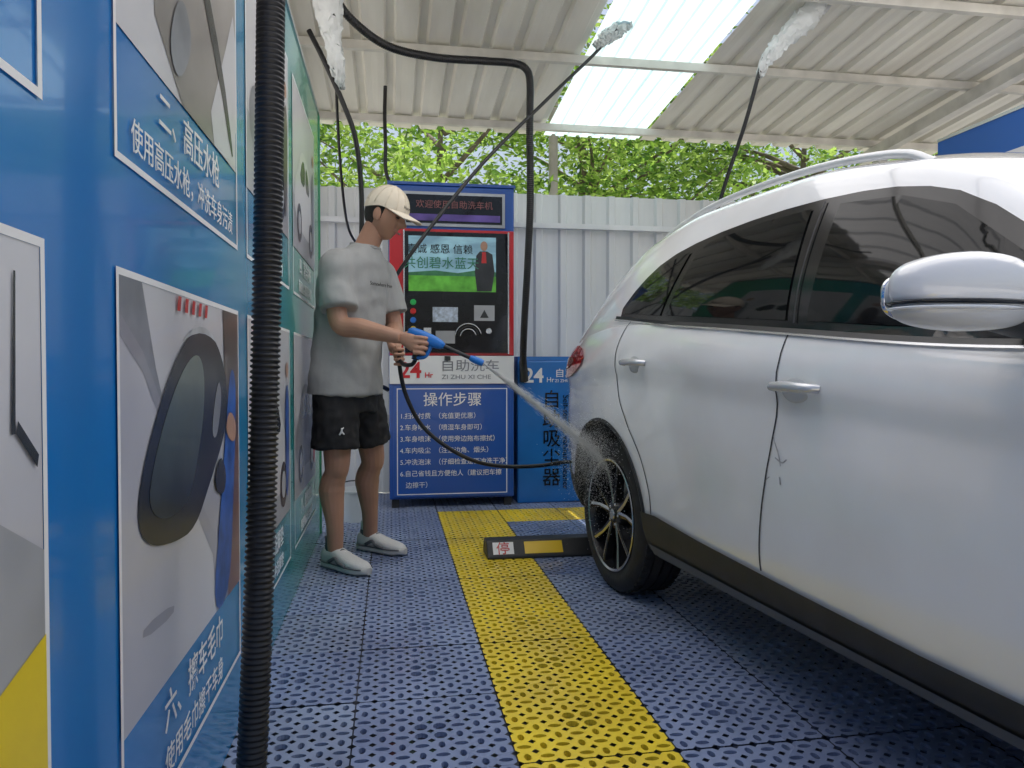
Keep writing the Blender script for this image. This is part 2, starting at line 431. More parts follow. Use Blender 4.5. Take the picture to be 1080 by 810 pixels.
# ================================================================= WASH MACHINE
mc=group('self_service_car_wash_machine')
MBLUE=M('machine_blue',(.012,.085,.38),.3,var=.06,scale=2,coat=.3)
MRED=M('machine_red',(.55,.012,.02),.3,var=.08,coat=.3)
MWH=M('machine_white',(.82,.83,.84),.35,var=.03,dirt=(.76,.77,.78))
DG=M('screen_glass_dark',(.012,.012,.016),.08,var=.3,scale=8)
PURP=M('purple_display',(.14,.09,.34),.12,var=.5,scale=6)
RM0=(math.radians(90),0,0)
x0,x1=-.01,.84
box('cabinet',x0,x1,5.10,5.70,.06,2.18,MBLUE,mc,.008)
box('header_display_frame',.085,.775,5.085,5.099,1.905,2.135,M('aluminium_frame',(.35,.37,.4),.3,metal=.7),mc)
box('header_display',.105,.755,5.080,5.0845,1.925,2.115,DG,mc)
mesh('header_glow',[(.12,5.077,1.94),(.74,5.077,1.94),(.74,5.077,1.985),(.12,5.077,1.985)],[(0,1,2,3)],PURP,mc)
text('header_text','欢迎使用自助洗车机',.058,(.43,5.077,2.03),RM0,M('header_dim_text',(.25,.08,.08),.4),mc,'CENTER')
box('red_surround',x0+.004,x1-.004,5.082,5.0985,1.034,1.885,MRED,mc,.005)
box('dark_window',.095,.79,5.068,5.0815,1.052,1.865,DG,mc,.003)
box('window_frame_l',.085,.0945,5.060,5.0815,1.045,1.872,SILVER,mc); box('window_frame_r',.7905,.80,5.060,5.0815,1.045,1.872,SILVER,mc)
SKYP=M('advert_sky',(.38,.66,.86),.15,var=.3,scale=5,stretch=(1,1,3)); GRS=M('advert_grass',(.14,.48,.06),.15,var=.4,scale=12)
def mrect(n,a,b,c,d,y,m): return mesh(n,[(a,y,c),(b,y,c),(b,y,d),(a,y,d)],[(0,1,2,3)],m,mc)
mrect('advert_sky',.12,.71,1.58,1.835,5.066,SKYP); mrect('advert_grass',.12,.71,1.465,1.58,5.066,GRS)
mesh('advert_hills',[(.12,5.0655,1.57),(.71,5.0655,1.57),(.71,5.0655,1.60),(.6,5.0655,1.615),(.45,5.0655,1.59),(.3,5.0655,1.605),(.12,5.0655,1.59)],[(0,1,2,3,4,5,6)],M('advert_hill',(.06,.22,.10),.2,var=.3,scale=15),mc)
text('advert_text1','真诚 感恩 信赖',.068,(.33,5.063,1.725),RM0,GLOSSBLK,mc,'CENTER')
text('advert_text2','共创碧水蓝天',.085,(.34,5.063,1.625),RM0,M('advert_green_text',(.02,.20,.10),.3),mc,'CENTER')
mesh('advert_person',[(.58,5.064,1.47),(.68,5.064,1.47),(.70,5.064,1.60),(.685,5.064,1.72),(.65,5.064,1.74),(.60,5.064,1.74),(.575,5.064,1.71),(.565,5.064,1.60)],[tuple(range(8))],g3,mc)
V,F=ell_geo((.628,5.064,1.775),(.024,.002,.033)); mesh('advert_person_head',V,F,g10,mc,True)
mesh('advert_person_collar',[(.61,5.0625,1.66),(.645,5.0625,1.66),(.64,5.0625,1.735),(.615,5.0625,1.735)],[(0,1,2,3)],g8,mc)
for i,(x,z,r,mm) in enumerate(((.15,1.39,.020,M('btn_green',(.02,.45,.10),.3)),(.15,1.33,.020,M('btn_red',(.55,.02,.02),.3)),(.15,1.27,.020,M('btn_blue',(.02,.15,.55),.3)),(.15,1.21,.020,M('btn_yellow',(.7,.5,.02),.3)),(.66,1.20,.02,SILVER))):
    V,F=tube_geo([Vector((x,5.067,z)),Vector((x,5.052,z)),Vector((x,5.048,z))],[r,r,r*.8],16); mesh('button_%d'%i,V,F,mm,mc,True,40)
mrect('notice_a',.28,.45,1.26,1.36,5.0655,M('notice_blue_white',(.45,.52,.62),.4,var=.4,scale=40)); mrect('notice_b',.56,.70,1.27,1.375,5.0655,g1); mrect('notice_c',.30,.43,1.115,1.20,5.0655,g1)
mrect('coin_plate',.22,.27,1.10,1.22,5.0655,SILVER)
mesh('warning_triangle',[(.60,5.063,1.29),(.66,5.063,1.29),(.63,5.063,1.345)],[(0,1,2)],g3,mc)
for k in range(3):
    pts=[Vector((.52+(.09-.018*k)*math.cos(a),5.062,1.16+(.09-.018*k)*math.sin(a))) for a in np.linspace(.2,math.pi-.1,20)]
    V,F=tube_geo(pts,[.004]*len(pts),8); mesh('hose_reel_arc_%d'%k,V,F,[SILVER,BLKPL,SILVER][k],mc,True)
box('white_band',x0+.002,x1-.002,5.083,5.0985,.842,1.032,MWH,mc,.004)
LRED=M('logo_red',(.62,.02,.03),.35)
text('logo_24','24',.15,(.055,5.080,.885),RM0,LRED,mc,bold=.003)
text('logo_hr','Hr',.05,(.225,5.080,.885),RM0,LRED,mc,bold=.001)
text('band_text','自助洗车',.085,(.33,5.080,.935),RM0,g5,mc,sx=1.2)
text('band_text_latin','ZI ZHU XI CHE',.042,(.34,5.080,.875),RM0,g5,mc,sx=1.2)
box('door_lock',.36,.40,5.07,5.082,1.0,1.03,BLKPL,mc)
box('lower_board',.015,.815,5.086,5.0985,.075,.828,MBLUE,mc,.003)
mrect('board_line_top',.04,.79,.806,.812,5.0845,WHITE); mrect('board_line_bot',.04,.79,.092,.098,5.0845,WHITE)
mrect('board_line_l',.04,.046,.098,.806,5.0845,WHITE); mrect('board_line_r',.784,.79,.098,.806,5.0845,WHITE)
text('board_title','操作步骤',.10,(.415,5.083,.70),RM0,WHITE,mc,'CENTER',bold=.0004)
lines=['1.扫码付费  （充值更优惠）','2.车身喷水  （喷湿车身即可）','3.车身喷沫  （使用旁边拖布擦拭）','4.车内吸尘  （注意边角、烟头）','5.冲洗泡沫  （仔细检查是否冲洗干净）','6.自己省钱且方便他人（建议把车擦','   边擦干）']
for i,l in enumerate(lines): text('board_step_%d'%i,l,.044,(.06,5.083,.61-.078*i),RM0,WHITE,mc)
for i,(x,y) in enumerate(((.03,5.14),(.80,5.14),(.03,5.65),(.80,5.65))): box('foot_%d'%i,x-.025,x+.025,y-.02,y+.02,-.018,.0595,BLKPL,mc)
box('top_cap',x0-.008,x1+.008,5.092,5.705,2.181,2.20,MBLUE,mc)

# ================================================================= VACUUM CABINET
vc=group('vacuum_cleaner_cabinet')
VB=M('vacuum_blue',(.012,.15,.48),.3,var=.1,coat=.3)
box('cabinet',.875,1.72,5.16,5.62,.0,1.00,VB,vc,.01)
box('cabinet_top_lid',.88,1.715,5.17,5.61,1.001,1.03,VB,vc)
text('v24','24',.14,(.92,5.155,.85),RM0,WHITE,vc,bold=.003)
text('v24hr','Hr',.05,(1.08,5.155,.85),RM0,WHITE,vc)
text('vname','自助洗车',.065,(1.14,5.155,.89),RM0,WHITE,vc,sx=1.1)
text('vlat','ZI ZHU XI CHE',.03,(1.14,5.155,.85),RM0,WHITE,vc,sx=1.1)
for i,ch in enumerate('自助吸尘器'): text('vchar_%d'%i,ch,.135,(1.05,5.155,.68-.137*i),RM0,GLOSSBLK,vc,bold=.0005)
text('vsub','Self-service vacuum cleaner',.06,(1.20,5.155,.76),(math.radians(90),math.radians(90),0),GLOSSBLK,vc)
box('nozzle_holder',.89,.93,5.09,5.159,.85,1.0,BLKPL,vc,.006)

bk=group('bucket')
V=[];F=[]
pr=[(.0,.0),(.085,.0),(.10,.18),(.108,.185),(.108,.195),(.098,.195),(.082,.02),(0,.02)]
sg=24
for r,z in pr:
    for k in range(sg):
        a=2*math.pi*k/sg; V.append((-.22+r*math.cos(a),4.75+r*math.sin(a),z))
for i in range(len(pr)-1):
    for k in range(sg): F.append((i*sg+k,i*sg+(k+1)%sg,(i+1)*sg+(k+1)%sg,(i+1)*sg+k))
mesh('pail',V,F,M('bucket_plastic',(.62,.66,.68),.4),bk,True,40)
tube('handle',[(-.325,4.75,.18),(-.30,4.70,.24),(-.22,4.67,.26),(-.14,4.70,.24),(-.115,4.75,.18)],.004,BLKPL,bk,n=20)

# ================================================================= WHEEL STOP
ws=group('rubber_wheel_stop')
prof=[(3.655,0),(3.84,0),(3.84,.03),(3.80,.082),(3.715,.082),(3.657,.012)]
V=[(.47,y,z) for y,z in prof]+[(1.47,y,z) for y,z in prof]; k=len(prof)
F=[tuple(range(k))[::-1],tuple(range(k,2*k))]+[(i,(i+1)%k,(i+1)%k+k,i+k) for i in range(k)]
o=fixn(mesh('rubber_body',V,F,BLKPL,ws)); b=o.modifiers.new('b','BEVEL'); b.width=.005;b.segments=2
YS=M('yellow_reflective',(.85,.55,.02),.3,var=.06)
fd=Vector((0,.058,.070)).normalized(); fnv=Vector((0,-fd.z,fd.y))
def stop_plate(n,xa,xb,mat,a=.012,b=.078,o=.003):
    b0=Vector((0,3.657,.012))
    P=[b0+fd*a+fnv*o,b0+fd*b+fnv*o]
    mesh(n,[(xa,P[0].y,P[0].z),(xb,P[0].y,P[0].z),(xb,P[1].y,P[1].z),(xa,P[1].y,P[1].z)],[(0,1,2,3)],mat,ws)
stop_plate('yellow_band',.66,.855,YS); stop_plate('yellow_band_b',1.05,1.25,YS); stop_plate('sign_plate',.50,.605,WHITE)
tp0=Vector((.516,3.657,.012))+fd*.018+fnv*.0045
text('stop_char','停',.070,tuple(tp0),(math.atan2(fd.z,fd.y),0,0),g8,ws,bold=.0005)

# ================================================================= CAR
car=group('parked_suv_car',(1.79,3.18,0),(0,0,math.atan2(-.993,.115)))
KX=[-.88,-.86,-.82,-.74,-.6,-.45,-.2,.1,.5,1.0,1.4,1.6,1.85,2.1,2.25,2.4,2.9,3.15,3.3,3.38]
KW=[.50,.60,.69,.775,.85,.890,.918,.925,.925,.925,.925,.925,.925,.92,.915,.91,.88,.82,.72,.55]
KB=[.88,.90,.93,.98,1.03,1.06,1.10,1.12,1.105,1.065,1.035,1.02,1.0,.985,.97,.955,.90,.83,.74,.62]
KR=[.90,.94,.99,1.07,1.17,1.255,1.37,1.46,1.505,1.495,1.445,1.385,1.22,1.06,1.01,.985,.93,.86,.76,.64]
KC=[.92,.97,1.03,1.11,1.22,1.31,1.43,1.52,1.58,1.58,1.525,1.455,1.28,1.12,1.06,1.03,.98,.90,.80,.67]
KQ=[.86,.86,.86,.85,.83,.81,.79,.785,.78,.78,.775,.77,.775,.80,.82,.84,.82,.80,.78,.76]
KZ=[.42,.40,.38,.35,.31,.28,.25,.24,.235,.235,.235,.235,.235,.235,.24,.24,.25,.28,.32,.36]
def pch(X,Y,x):
    X=np.array(X);Y=np.array(Y);h=np.diff(X);d=np.diff(Y)/h
    m=np.zeros(len(X));m[0]=d[0];m[-1]=d[-1]
    for i in range(1,len(X)-1):
        m[i]=0 if d[i-1]*d[i]<=0 else 2*d[i-1]*d[i]/(d[i-1]+d[i])
    i=min(max(int(np.searchsorted(X,x))-1,0),len(X)-2)
    t=(x-X[i])/h[i]
    return float((2*t**3-3*t*t+1)*Y[i]+(t**3-2*t*t+t)*h[i]*m[i]+(-2*t**3+3*t*t)*Y[i+1]+(t**3-t*t)*h[i]*m[i+1])
LF=[(0,.90),(.03,.935),(.10,.962),(.2,.976),(.30,.982),(.42,.989),(.54,.996),(.64,.995),(.72,.989),(.77,.990),(.81,1.0),(.87,.999),(.93,.985),(.97,.970),(1,.955)]
NL=len(LF); NG=14; NR=18
cache={}
def profile(x):
    if x in cache: return cache[x]
    W,zb,zr,zc,q,z0=[pch(KX,K,x) for K in (KW,KB,KR,KC,KQ,KZ)]
    P=[(W*f, z0+(zb-z0)*t) for t,f in LF]
    yb=W*.955-.012; yr=W*q
    P.append((yb,zb+.004))
    zr2=max(zr,zb+.008)
    for k in range(1,NG+1):
        t=k/NG
        P.append((yb-(yb-yr)*t**1.45, zb+.004+(zr2-zb-.004)*t))
    for k in range(1,NR+1):
        a=math.pi/2*k/NR
        P.append((yr*math.cos(a) if k<NR else 0.0, zr2+(max(zc,zr2+.01)-zr2)*math.sin(a)))
    # round the cant-rail corner
    for _ in range(5):
        Q=list(P)
        for i in range(NL+NG-3,NL+NG+9):
            Q[i]=((P[i-1][0]+2*P[i][0]+P[i+1][0])/4,(P[i-1][1]+2*P[i][1]+P[i+1][1])/4)
        P=Q
    cache[x]=P; return P
def surf_y(x,z):
    P=profile(round(x,4))[:NL+NG+3]; ys=[p[0] for p in P]; zs=[p[1] for p in P]
    return float(np.interp(z,zs,ys))
def surf_z(x,y):
    P=profile(round(x,4))[NL:]; ys=[p[0] for p in P][::-1]; zs=[p[1] for p in P][::-1]
    return float(np.interp(abs(y),ys,zs))
def build_body():
    xs=sorted(set([round(v,4) for v in list(np.linspace(-.88,-.4,26))+list(np.linspace(-.4,2.6,110))+list(np.linspace(2.6,3.38,22))]))
    V=[];F=[];mi=[]
    for x in xs:
        P=profile(x)
        z0=P[0][1]
        V+=[(x,-y,z) for y,z in P]+[(x,y,z) for y,z in P[-2::-1]]+[(x,0,z0)]
    n=len(profile(xs[0]))*2
    for i in range(len(xs)-1):
        for k in range(n):
            a=i*n+k;b=i*n+(k+1)%n
            F.append((a,b,b+n,a+n))
            mi.append(1 if k in (n-1,n-2) else 0)
    F.append(tuple(range(n))[::-1]); mi.append(0)
    F.append(tuple((len(xs)-1)*n+k for k in range(n))); mi.append(0)
    ob=mesh('body_shell',V,F,[PAINT,BLKPL],None,True,mi=mi)
    fixn(ob)
    cutters=[]
    for cx in (0,2.62):
        for s in (-1,1):
            pts=[Vector((cx,s*.58,.33)),Vector((cx,s*1.15,.33))]
            Vc,Fc=tube_geo(pts,[.40,.40],64)
            c=mesh('cut',Vc,Fc,[PAINT,BLKPL],None,mi=[1]*len(Fc)); fixn(c); cutters.append(c)
    bpy.context.view_layer.update()
    for c in cutters:
        m=ob.modifiers.new('bo','BOOLEAN'); m.operation='DIFFERENCE'; m.object=c; m.solver='EXACT'
    bpy.context.view_layer.update()
    dg=bpy.context.evaluated_depsgraph_get()
    me=bpy.data.meshes.new_from_object(ob.evaluated_get(dg))
    ob.modifiers.clear(); ob.data=me
    me.polygons.foreach_set('use_smooth',[True]*len(me.polygons)); me.set_sharp_from_angle(angle=math.radians(38))
    for c in cutters: bpy.data.objects.remove(c)
    ob.parent=car
build_body()

def dens(P,step=.03,closed=True):
    out=[];n=len(P)
    for i in range(n if closed else n-1):
        a=P[i];b=P[(i+1)%n]; k=max(1,int(math.dist(a,b)/step))
        for j in range(k): out.append((a[0]+(b[0]-a[0])*j/k,a[1]+(b[1]-a[1])*j/k))
    if not closed: out.append(P[-1])
    return out
def inpoly(x,y,P):
    c=False;j=len(P)-1
    for i in range(len(P)):
        if (P[i][1]>y)!=(P[j][1]>y) and x<(P[j][0]-P[i][0])*(y-P[i][1])/(P[j][1]-P[i][1])+P[i][0]: c=not c
        j=i
    return c
def patch(name,P,off,mat,sm=0,mode='side',step=.03,sides=(-1,1)):
    if sm: P=smoothpoly(P,sm)
    B=dens(P,step)
    pts=[Vector(p) for p in B]; E=[(i,(i+1)%len(B)) for i in range(len(B))]
    xs=[p[0] for p in B];ys=[p[1] for p in B]
    for gx in np.arange(min(xs)+step/2,max(xs),step):
        for gy in np.arange(min(ys)+step/2,max(ys),step):
            if inpoly(gx,gy,B): pts.append(Vector((gx,gy)))
    r=delaunay_2d_cdt(pts,E,[],1,1e-6)
    v2,f2=r[0],r[2]
    for s in (sides if mode=='side' else (1,)):
        if mode=='side': V=[(p[0],s*(surf_y(p[0],p[1])+off),p[1]) for p in v2]
        else: V=[(p[0],p[1],surf_z(p[0],p[1])+off) for p in v2]
        F=[tuple(f) if (s<0 or mode!='side') else tuple(f)[::-1] for f in f2]
        mesh(name+('_r' if s<0 else '_l') if mode=='side' else name,V,F,mat,car,True)
def strip(name,P,w,off,mat,curve=True,sides=(-1,1)):
    if curve: P3=[(p.x,p.y) for p in catmull([(a,b,0) for a,b in P],40)]
    else: P3=dens(P,.03,False)
    for s in sides:
        V=[];F=[]
        for i,p in enumerate(P3):
            a=P3[max(0,i-1)];b=P3[min(len(P3)-1,i+1)]
            t=Vector((b[0]-a[0],b[1]-a[1])).normalized(); nrm=Vector((-t.y,t.x))*w/2
            for k in (-1,1):
                x=p[0]+k*nrm.x;z=p[1]+k*nrm.y
                V.append((x,s*(surf_y(x,z)+off),z))
        for i in range(len(P3)-1): F.append((2*i,2*i+2,2*i+3,2*i+1))
        mesh(name+('_r' if s<0 else '_l'),V,F,mat,car,True)

allg=[(.06,1.165),(.20,1.29),(.36,1.365),(.62,1.405),(.95,1.420),(1.28,1.412),(1.50,1.385),(1.66,1.33),(1.86,1.185),(2.06,1.04),(2.07,.995),(1.7,1.012),(1.25,1.052),(.9,1.085),(.5,1.118),(.20,1.148)]
patch('window_surround',allg,.003,GLOSSBLK,1)
patch('front_window',[(1.285,1.072),(1.275,1.385),(1.48,1.362),(1.63,1.31),(1.84,1.16),(1.98,1.035),(1.95,1.018),(1.7,1.034)],.007,GLASS,0)
patch('rear_window',[(.50,1.140),(.60,1.355),(.66,1.382),(.95,1.396),(1.165,1.392),(1.195,1.080),(.9,1.106)],.007,GLASS,0)
patch('quarter_window',[(.12,1.172),(.24,1.28),(.38,1.345),(.545,1.364),(.455,1.142),(.22,1.165)],.007,GLASS,0)
strip('belt_moulding',[(.06,1.160),(.2,1.146),(.5,1.114),(.9,1.080),(1.25,1.048),(1.7,1.008),(2.07,.990)],.012,.009,BLKPL)
strip('belt_chrome',[(.05,1.150),(.2,1.137),(.5,1.105),(.9,1.071),(1.25,1.039),(1.7,.999),(2.07,.981)],.005,.009,SILVER)
strip('gap_front_rear_door',[(1.228,1.055),(1.228,.92),(1.205,.75),(1.15,.56),(1.13,.45),(1.13,.38)],.006,.0015,SEAM)
strip('gap_rear_door',[(.20,1.135),(.17,1.0),(.18,.86),(.27,.74),(.38,.62),(.44,.50),(.45,.41)],.006,.0015,SEAM)
strip('gap_front_fender',[(2.02,.98),(2.05,.85),(2.06,.6),(2.03,.42),(2.02,.36)],.006,.0015,SEAM)
strip('gap_bpillar',[(1.235,1.07),(1.222,1.2),(1.212,1.405)],.006,.0085,SEAM)
strip('gap_rear_bumper',[(-.38,.66),(-.5,.69),(-.62,.72),(-.72,.74)],.006,.0015,SEAM)
strip('gap_tailgate',[(-.56,1.03),(-.60,.98),(-.64,.90),(-.66,.78)],.006,.0015,SEAM)
SC=M('door_scuff',(.42,.42,.43),.5,var=.3,scale=60)
strip('scuff_a',[(1.21,.765),(1.235,.72),(1.245,.69)],.005,.0012,SC,sides=(-1,)); strip('scuff_b',[(1.22,.71),(1.25,.70),(1.27,.71)],.004,.0012,SC,sides=(-1,)); strip('scuff_c',[(1.17,.64),(1.195,.655)],.003,.0012,SC,False,sides=(-1,)); strip('scuff_d',[(1.24,.66),(1.242,.64)],.006,.0012,SC,False,sides=(-1,))
patch('sill_cladding',[(.40,.235),(2.20,.235),(2.22,.345),(1.7,.352),(1.2,.372),(.8,.392),(.5,.415),(.38,.41)],.012,BLKPL,0)
strip('sill_trim',[(.42,.275),(1.0,.265),(1.6,.26),(2.2,.26)],.04,.018,M('grey_trim',(.13,.135,.14),.4))
patch('rear_bumper_clad',[(-.36,.31),(-.40,.42),(-.62,.46),(-.84,.46),(-.86,.42),(-.7,.35),(-.5,.31)],.006,BLKPL,0)
for cx in (0,2.62):
    for s in (-1,1):
        V=[];F=[]
        A=np.linspace(math.radians(-8),math.radians(188),60)
        for a in A:
            for rr,oo in ((.393,-.02),(.393,.008),(.402,.010),(.408,.002)):
                x=cx+rr*math.cos(a);z=.33+rr*math.sin(a)
                V.append((x,s*(surf_y(x,max(z,.25))+oo),z))
        for i in range(len(A)-1):
            for k in range(3):
                F.append((4*i+k,4*i+k+1,4*i+k+5,4*i+k+4))
        mesh('arch_lip',V,F,BLKPL,car,True)
patch('tail_lamp',[(-.17,.985),(-.26,1.055),(-.45,1.05),(-.60,1.03),(-.70,1.0),(-.80,.95),(-.80,.90),(-.6,.895),(-.36,.915)],.008,REDL,1,step=.02)
patch('tail_lamp_lens',[(-.30,.985),(-.45,1.01),(-.62,.98),(-.70,.95),(-.5,.94)],.012,M('lamp_clear',(.6,.25,.22),.1,coat=1),1,step=.02)
patch('rear_reflector',[(-.60,.52),(-.60,.55),(-.76,.56),(-.76,.53)],.008,REDL,0,step=.02)
patch('rear_screen',[(-.72,-.48),(-.72,.48),(-.22,.52),(-.22,-.52)],.006,GLASS,1,'top')
patch('windscreen',[(1.62,-.62),(1.62,.62),(2.20,.70),(2.20,-.70)],.006,GLASS,1,'top')
patch('sunroof',[(.55,-.42),(.55,.42),(1.38,.42),(1.38,-.42)],.005,GLASS,1,'top')
patch('head_lamp',[(2.95,.76),(3.0,.83),(3.2,.79),(3.32,.70),(3.32,.62),(3.15,.66)],.006,M('lamp_glass',(.5,.52,.55),.08,coat=1),1,step=.02)
box('grille',3.375,3.40,-.42,.42,.45,.62,BLKPL,car,.01); box('grille_bar',3.401,3.41,-.36,.36,.52,.54,CHROME,car)
box('tailgate_plate',-.895,-.885,-.24,.24,.62,.74,M('plate_blue',(.02,.08,.4),.4),car)
V,F=rings_geo([((-.28,y,1.405),(.12,0,.040),(0,0,.016)) for y in (-.58,-.3,0,.3,.58)],16)
mesh('roof_spoiler',V,F,PAINT,car,True,50)
for s in (-1,1):
    P=[(.06,s*.66,surf_z(.06,.66)-.01),(.14,s*.66,surf_z(.14,.66)+.016),(.5,s*.66,surf_z(.5,.66)+.020),(1.0,s*.655,surf_z(1.0,.655)+.020),(1.34,s*.65,surf_z(1.34,.65)+.018),(1.46,s*.645,surf_z(1.46,.645)-.01)]
    tube('roof_rail_%s'%('r' if s<0 else 'l'),P,.012,M('rail_white',(.7,.71,.72),.3,metal=.3),car,n=40,seg=12)
HS=M('handle_silver',(.70,.71,.73),.25,metal=.5); CUP=M('cup_shade',(.55,.56,.57),.3,coat=1)
for s in (-1,1):
    for i,(hx,hz) in enumerate(((.345,.968),(1.305,.898))):
        yy=surf_y(hx,hz)
        V,F=ell_geo((hx+.0,s*(yy-.004),hz-.004),(.058,.008,.034)); mesh('handle_cup_%d'%i,V,F,CUP,car,True)
        P=[(hx-.085,s*(yy-.002),hz),(hx-.07,s*(yy+.020),hz+.003),(hx,s*(yy+.028),hz+.005),(hx+.07,s*(yy+.022),hz+.002),(hx+.092,s*(yy-.002),hz)]
        tube('handle_grip_%d'%i,P,lambda t:.0105+.003*math.sin(math.pi*t),HS,car,n=24,seg=12)
MSIG=M('signal_lens',(.88,.90,.92),.1,coat=1); MLOW=M('mirror_grey',(.60,.61,.62),.3,coat=.5)
for s in (-1,1):
    mx,my,mz=1.93,1.060,1.075
    def mirgeo(c,r,pw):
        V,F=ell_geo((0,0,0),(1,1,1),None,40,26); out=[]
        for v in V:
            a=[math.copysign(abs(t)**pw,t) for t in v]
            k=1-.18*max(0,a[1])
            out.append(Vector((c[0]+a[0]*r[0]*k, s*(c[1]+a[1]*r[1]), c[2]+a[2]*r[2]*k)))
        return out,F
    V,F=mirgeo((mx,my,mz+.012),(.072,.130,.060),.75); fixn(mesh('mirror_housing',V,F,PAINT,car,True))
    V,F=mirgeo((mx-.002,my,mz-.026),(.068,.122,.036),.75); fixn(mesh('mirror_lower',V,F,MLOW,car,True))
    V,F=mirgeo((mx,my,mz-.016),(.0745,.133,.0075),.75); fixn(mesh('mirror_gap',V,F,GLOSSBLK,car,True))
    V,F=mirgeo((mx+.004,my+.018,mz-.026),(.0735,.118,.0065),.75); fixn(mesh('mirror_signal',V,F,MSIG,car,True))
    V,F=mirgeo((mx-.064,my,mz),(.012,.105,.050),.6); fixn(mesh('mirror_glass',V,F,CHROME,car,True))
    V,F=rings_geo([((mx-.01,s*.84,1.025),(.045,0,0),(0,0,.028)),((mx,s*.93,1.025),(.04,0,0),(0,0,.022)),((mx,s*.99,1.035),(.035,0,0),(0,0,.02))],16)
    mesh('mirror_arm',V,F,BLKPL,car,True,50)
box('underbody',-.60,3.1,-.60,.60,.20,.30,BLKPL,car)
tube('exhaust',[(-.4,.45,.24),(-.82,.47,.26)],.03,SILVER,car,n=4)
def lathe(prof,cx,y0,s,cz,seg=64):
    V=[];F=[]
    for (r,o) in prof:
        for k in range(seg):
            a=2*math.pi*k/seg; V.append((cx+r*math.cos(a),s*(y0+o),cz+r*math.sin(a)))
    for i in range(len(prof)-1):
        for k in range(seg): F.append((i*seg+k,i*seg+(k+1)%seg,(i+1)*seg+(k+1)%seg,(i+1)*seg+k))
    return V,F
TYRE=M('tyre_rubber',(.022,.022,.024),.62,var=.3,scale=20,bump=.2,bscale=90)
RIMB=M('rim_black',(.015,.015,.017),.25,var=.2); RIMS=M('rim_machined',(.55,.56,.58),.25,metal=.9)
for cx in (0,2.62):
    for s in (-1,1):
        R=.325; y0=.875
        prof=[(.232,-.20),(.255,-.215),(.29,-.215),(.312,-.205),(.322,-.185)]
        for g in (-.15,-.105,-.06):
            prof+=[(R,g-.018),(R,g-.004),(R-.009,g-.003),(R-.009,g+.003),(R,g+.004)]
        prof+=[(R,-.035),(.322,-.022),(.310,-.008),(.295,.0),(.27,.004),(.250,.0),(.238,-.008),(.230,-.015)]
        V,F=lathe(prof,cx,y0,s,R); fixn(mesh('tyre',V,F,TYRE,car,True,35))
        V=[];F=[]
        for k in range(60):
            a=2*math.pi*k/60
            for (ya,yb) in ((-.19,-.172),(-.043,-.020)):
                o=len(V)
                for da in (-.03,.03):
                    for rr in (R-.004,R+.004):
                        for yy in (ya,yb):
                            V.append((cx+rr*math.cos(a+da),s*(y0+yy),R+rr*math.sin(a+da)))
                F+=[(o,o+1,o+3,o+2),(o+4,o+6,o+7,o+5),(o,o+4,o+5,o+1),(o+2,o+3,o+7,o+6),(o,o+2,o+6,o+4),(o+1,o+5,o+7,o+3)]
        mesh('tread_blocks',V,F,TYRE,car)
        prof=[(.236,-.008),(.240,.001),(.236,.004),(.228,.0),(.222,-.02),(.215,-.06),(.21,-.19),(.20,-.19),(.0,-.13)]
        V,F=lathe(prof,cx,y0,s,R); mi=[1 if i<3*64 else 0 for i in range(len(F))]
        mesh('rim_barrel',V,F,[RIMB,RIMS],car,True,35,mi)
        V,F=lathe([(.0,-.085),(.15,-.085),(.15,-.105),(0,-.105)],cx,y0,s,R); mesh('brake_disc',V,F,SILVER,car,True,30)
        V,F=lathe([(.0,-.012),(.028,-.012),(.033,-.018),(.06,-.022),(.068,-.04),(.068,-.09)],cx,y0,s,R); mesh('hub',V,F,RIMB,car,True,30)
        V,F=lathe([(.0,-.009),(.020,-.009),(.024,-.0125)],cx,y0,s,R); mesh('hub_cap',V,F,RIMS,car,True,30)
        V=[];F=[];mi=[]
        for k in range(5):
            for dd in (-1,1):
                a0=2*math.pi*k/5+dd*.13+.3; a1=2*math.pi*k/5+dd*.30+.3
                def pt(r,a,w,y): return (cx+r*math.cos(a)-w*math.sin(a),s*(y0+y),R+r*math.sin(a)+w*math.cos(a))
                o=len(V)
                for (r,a,w,y) in ((.045,a0,.013,-.020),(.14,(a0+a1)/2,.010,-.014),(.228,a1,.013,-.006)):
                    V+=[pt(r,a,-w,y-.035),pt(r,a,w,y-.035),pt(r,a,w,y),pt(r,a,w*.1,y+.003),pt(r,a,-w,y)]
                for j in range(2):
                    for q2 in range(5):
                        F.append((o+j*5+q2,o+j*5+(q2+1)%5,o+(j+1)*5+(q2+1)%5,o+(j+1)*5+q2)); mi.append(1 if q2==(3 if dd>0 else 2) else 0)
        mesh('rim_spokes',V,F,[RIMB,RIMS],car,False,None,mi)
        for k in range(5):
            a=2*math.pi*k/5; V,F=ell_geo((cx+.045*math.cos(a),s*(y0-.022),R+.045*math.sin(a)),(.008,.008,.008),seg=8,rg=6); mesh('wheel_nut',V,F,SILVER,car,True)

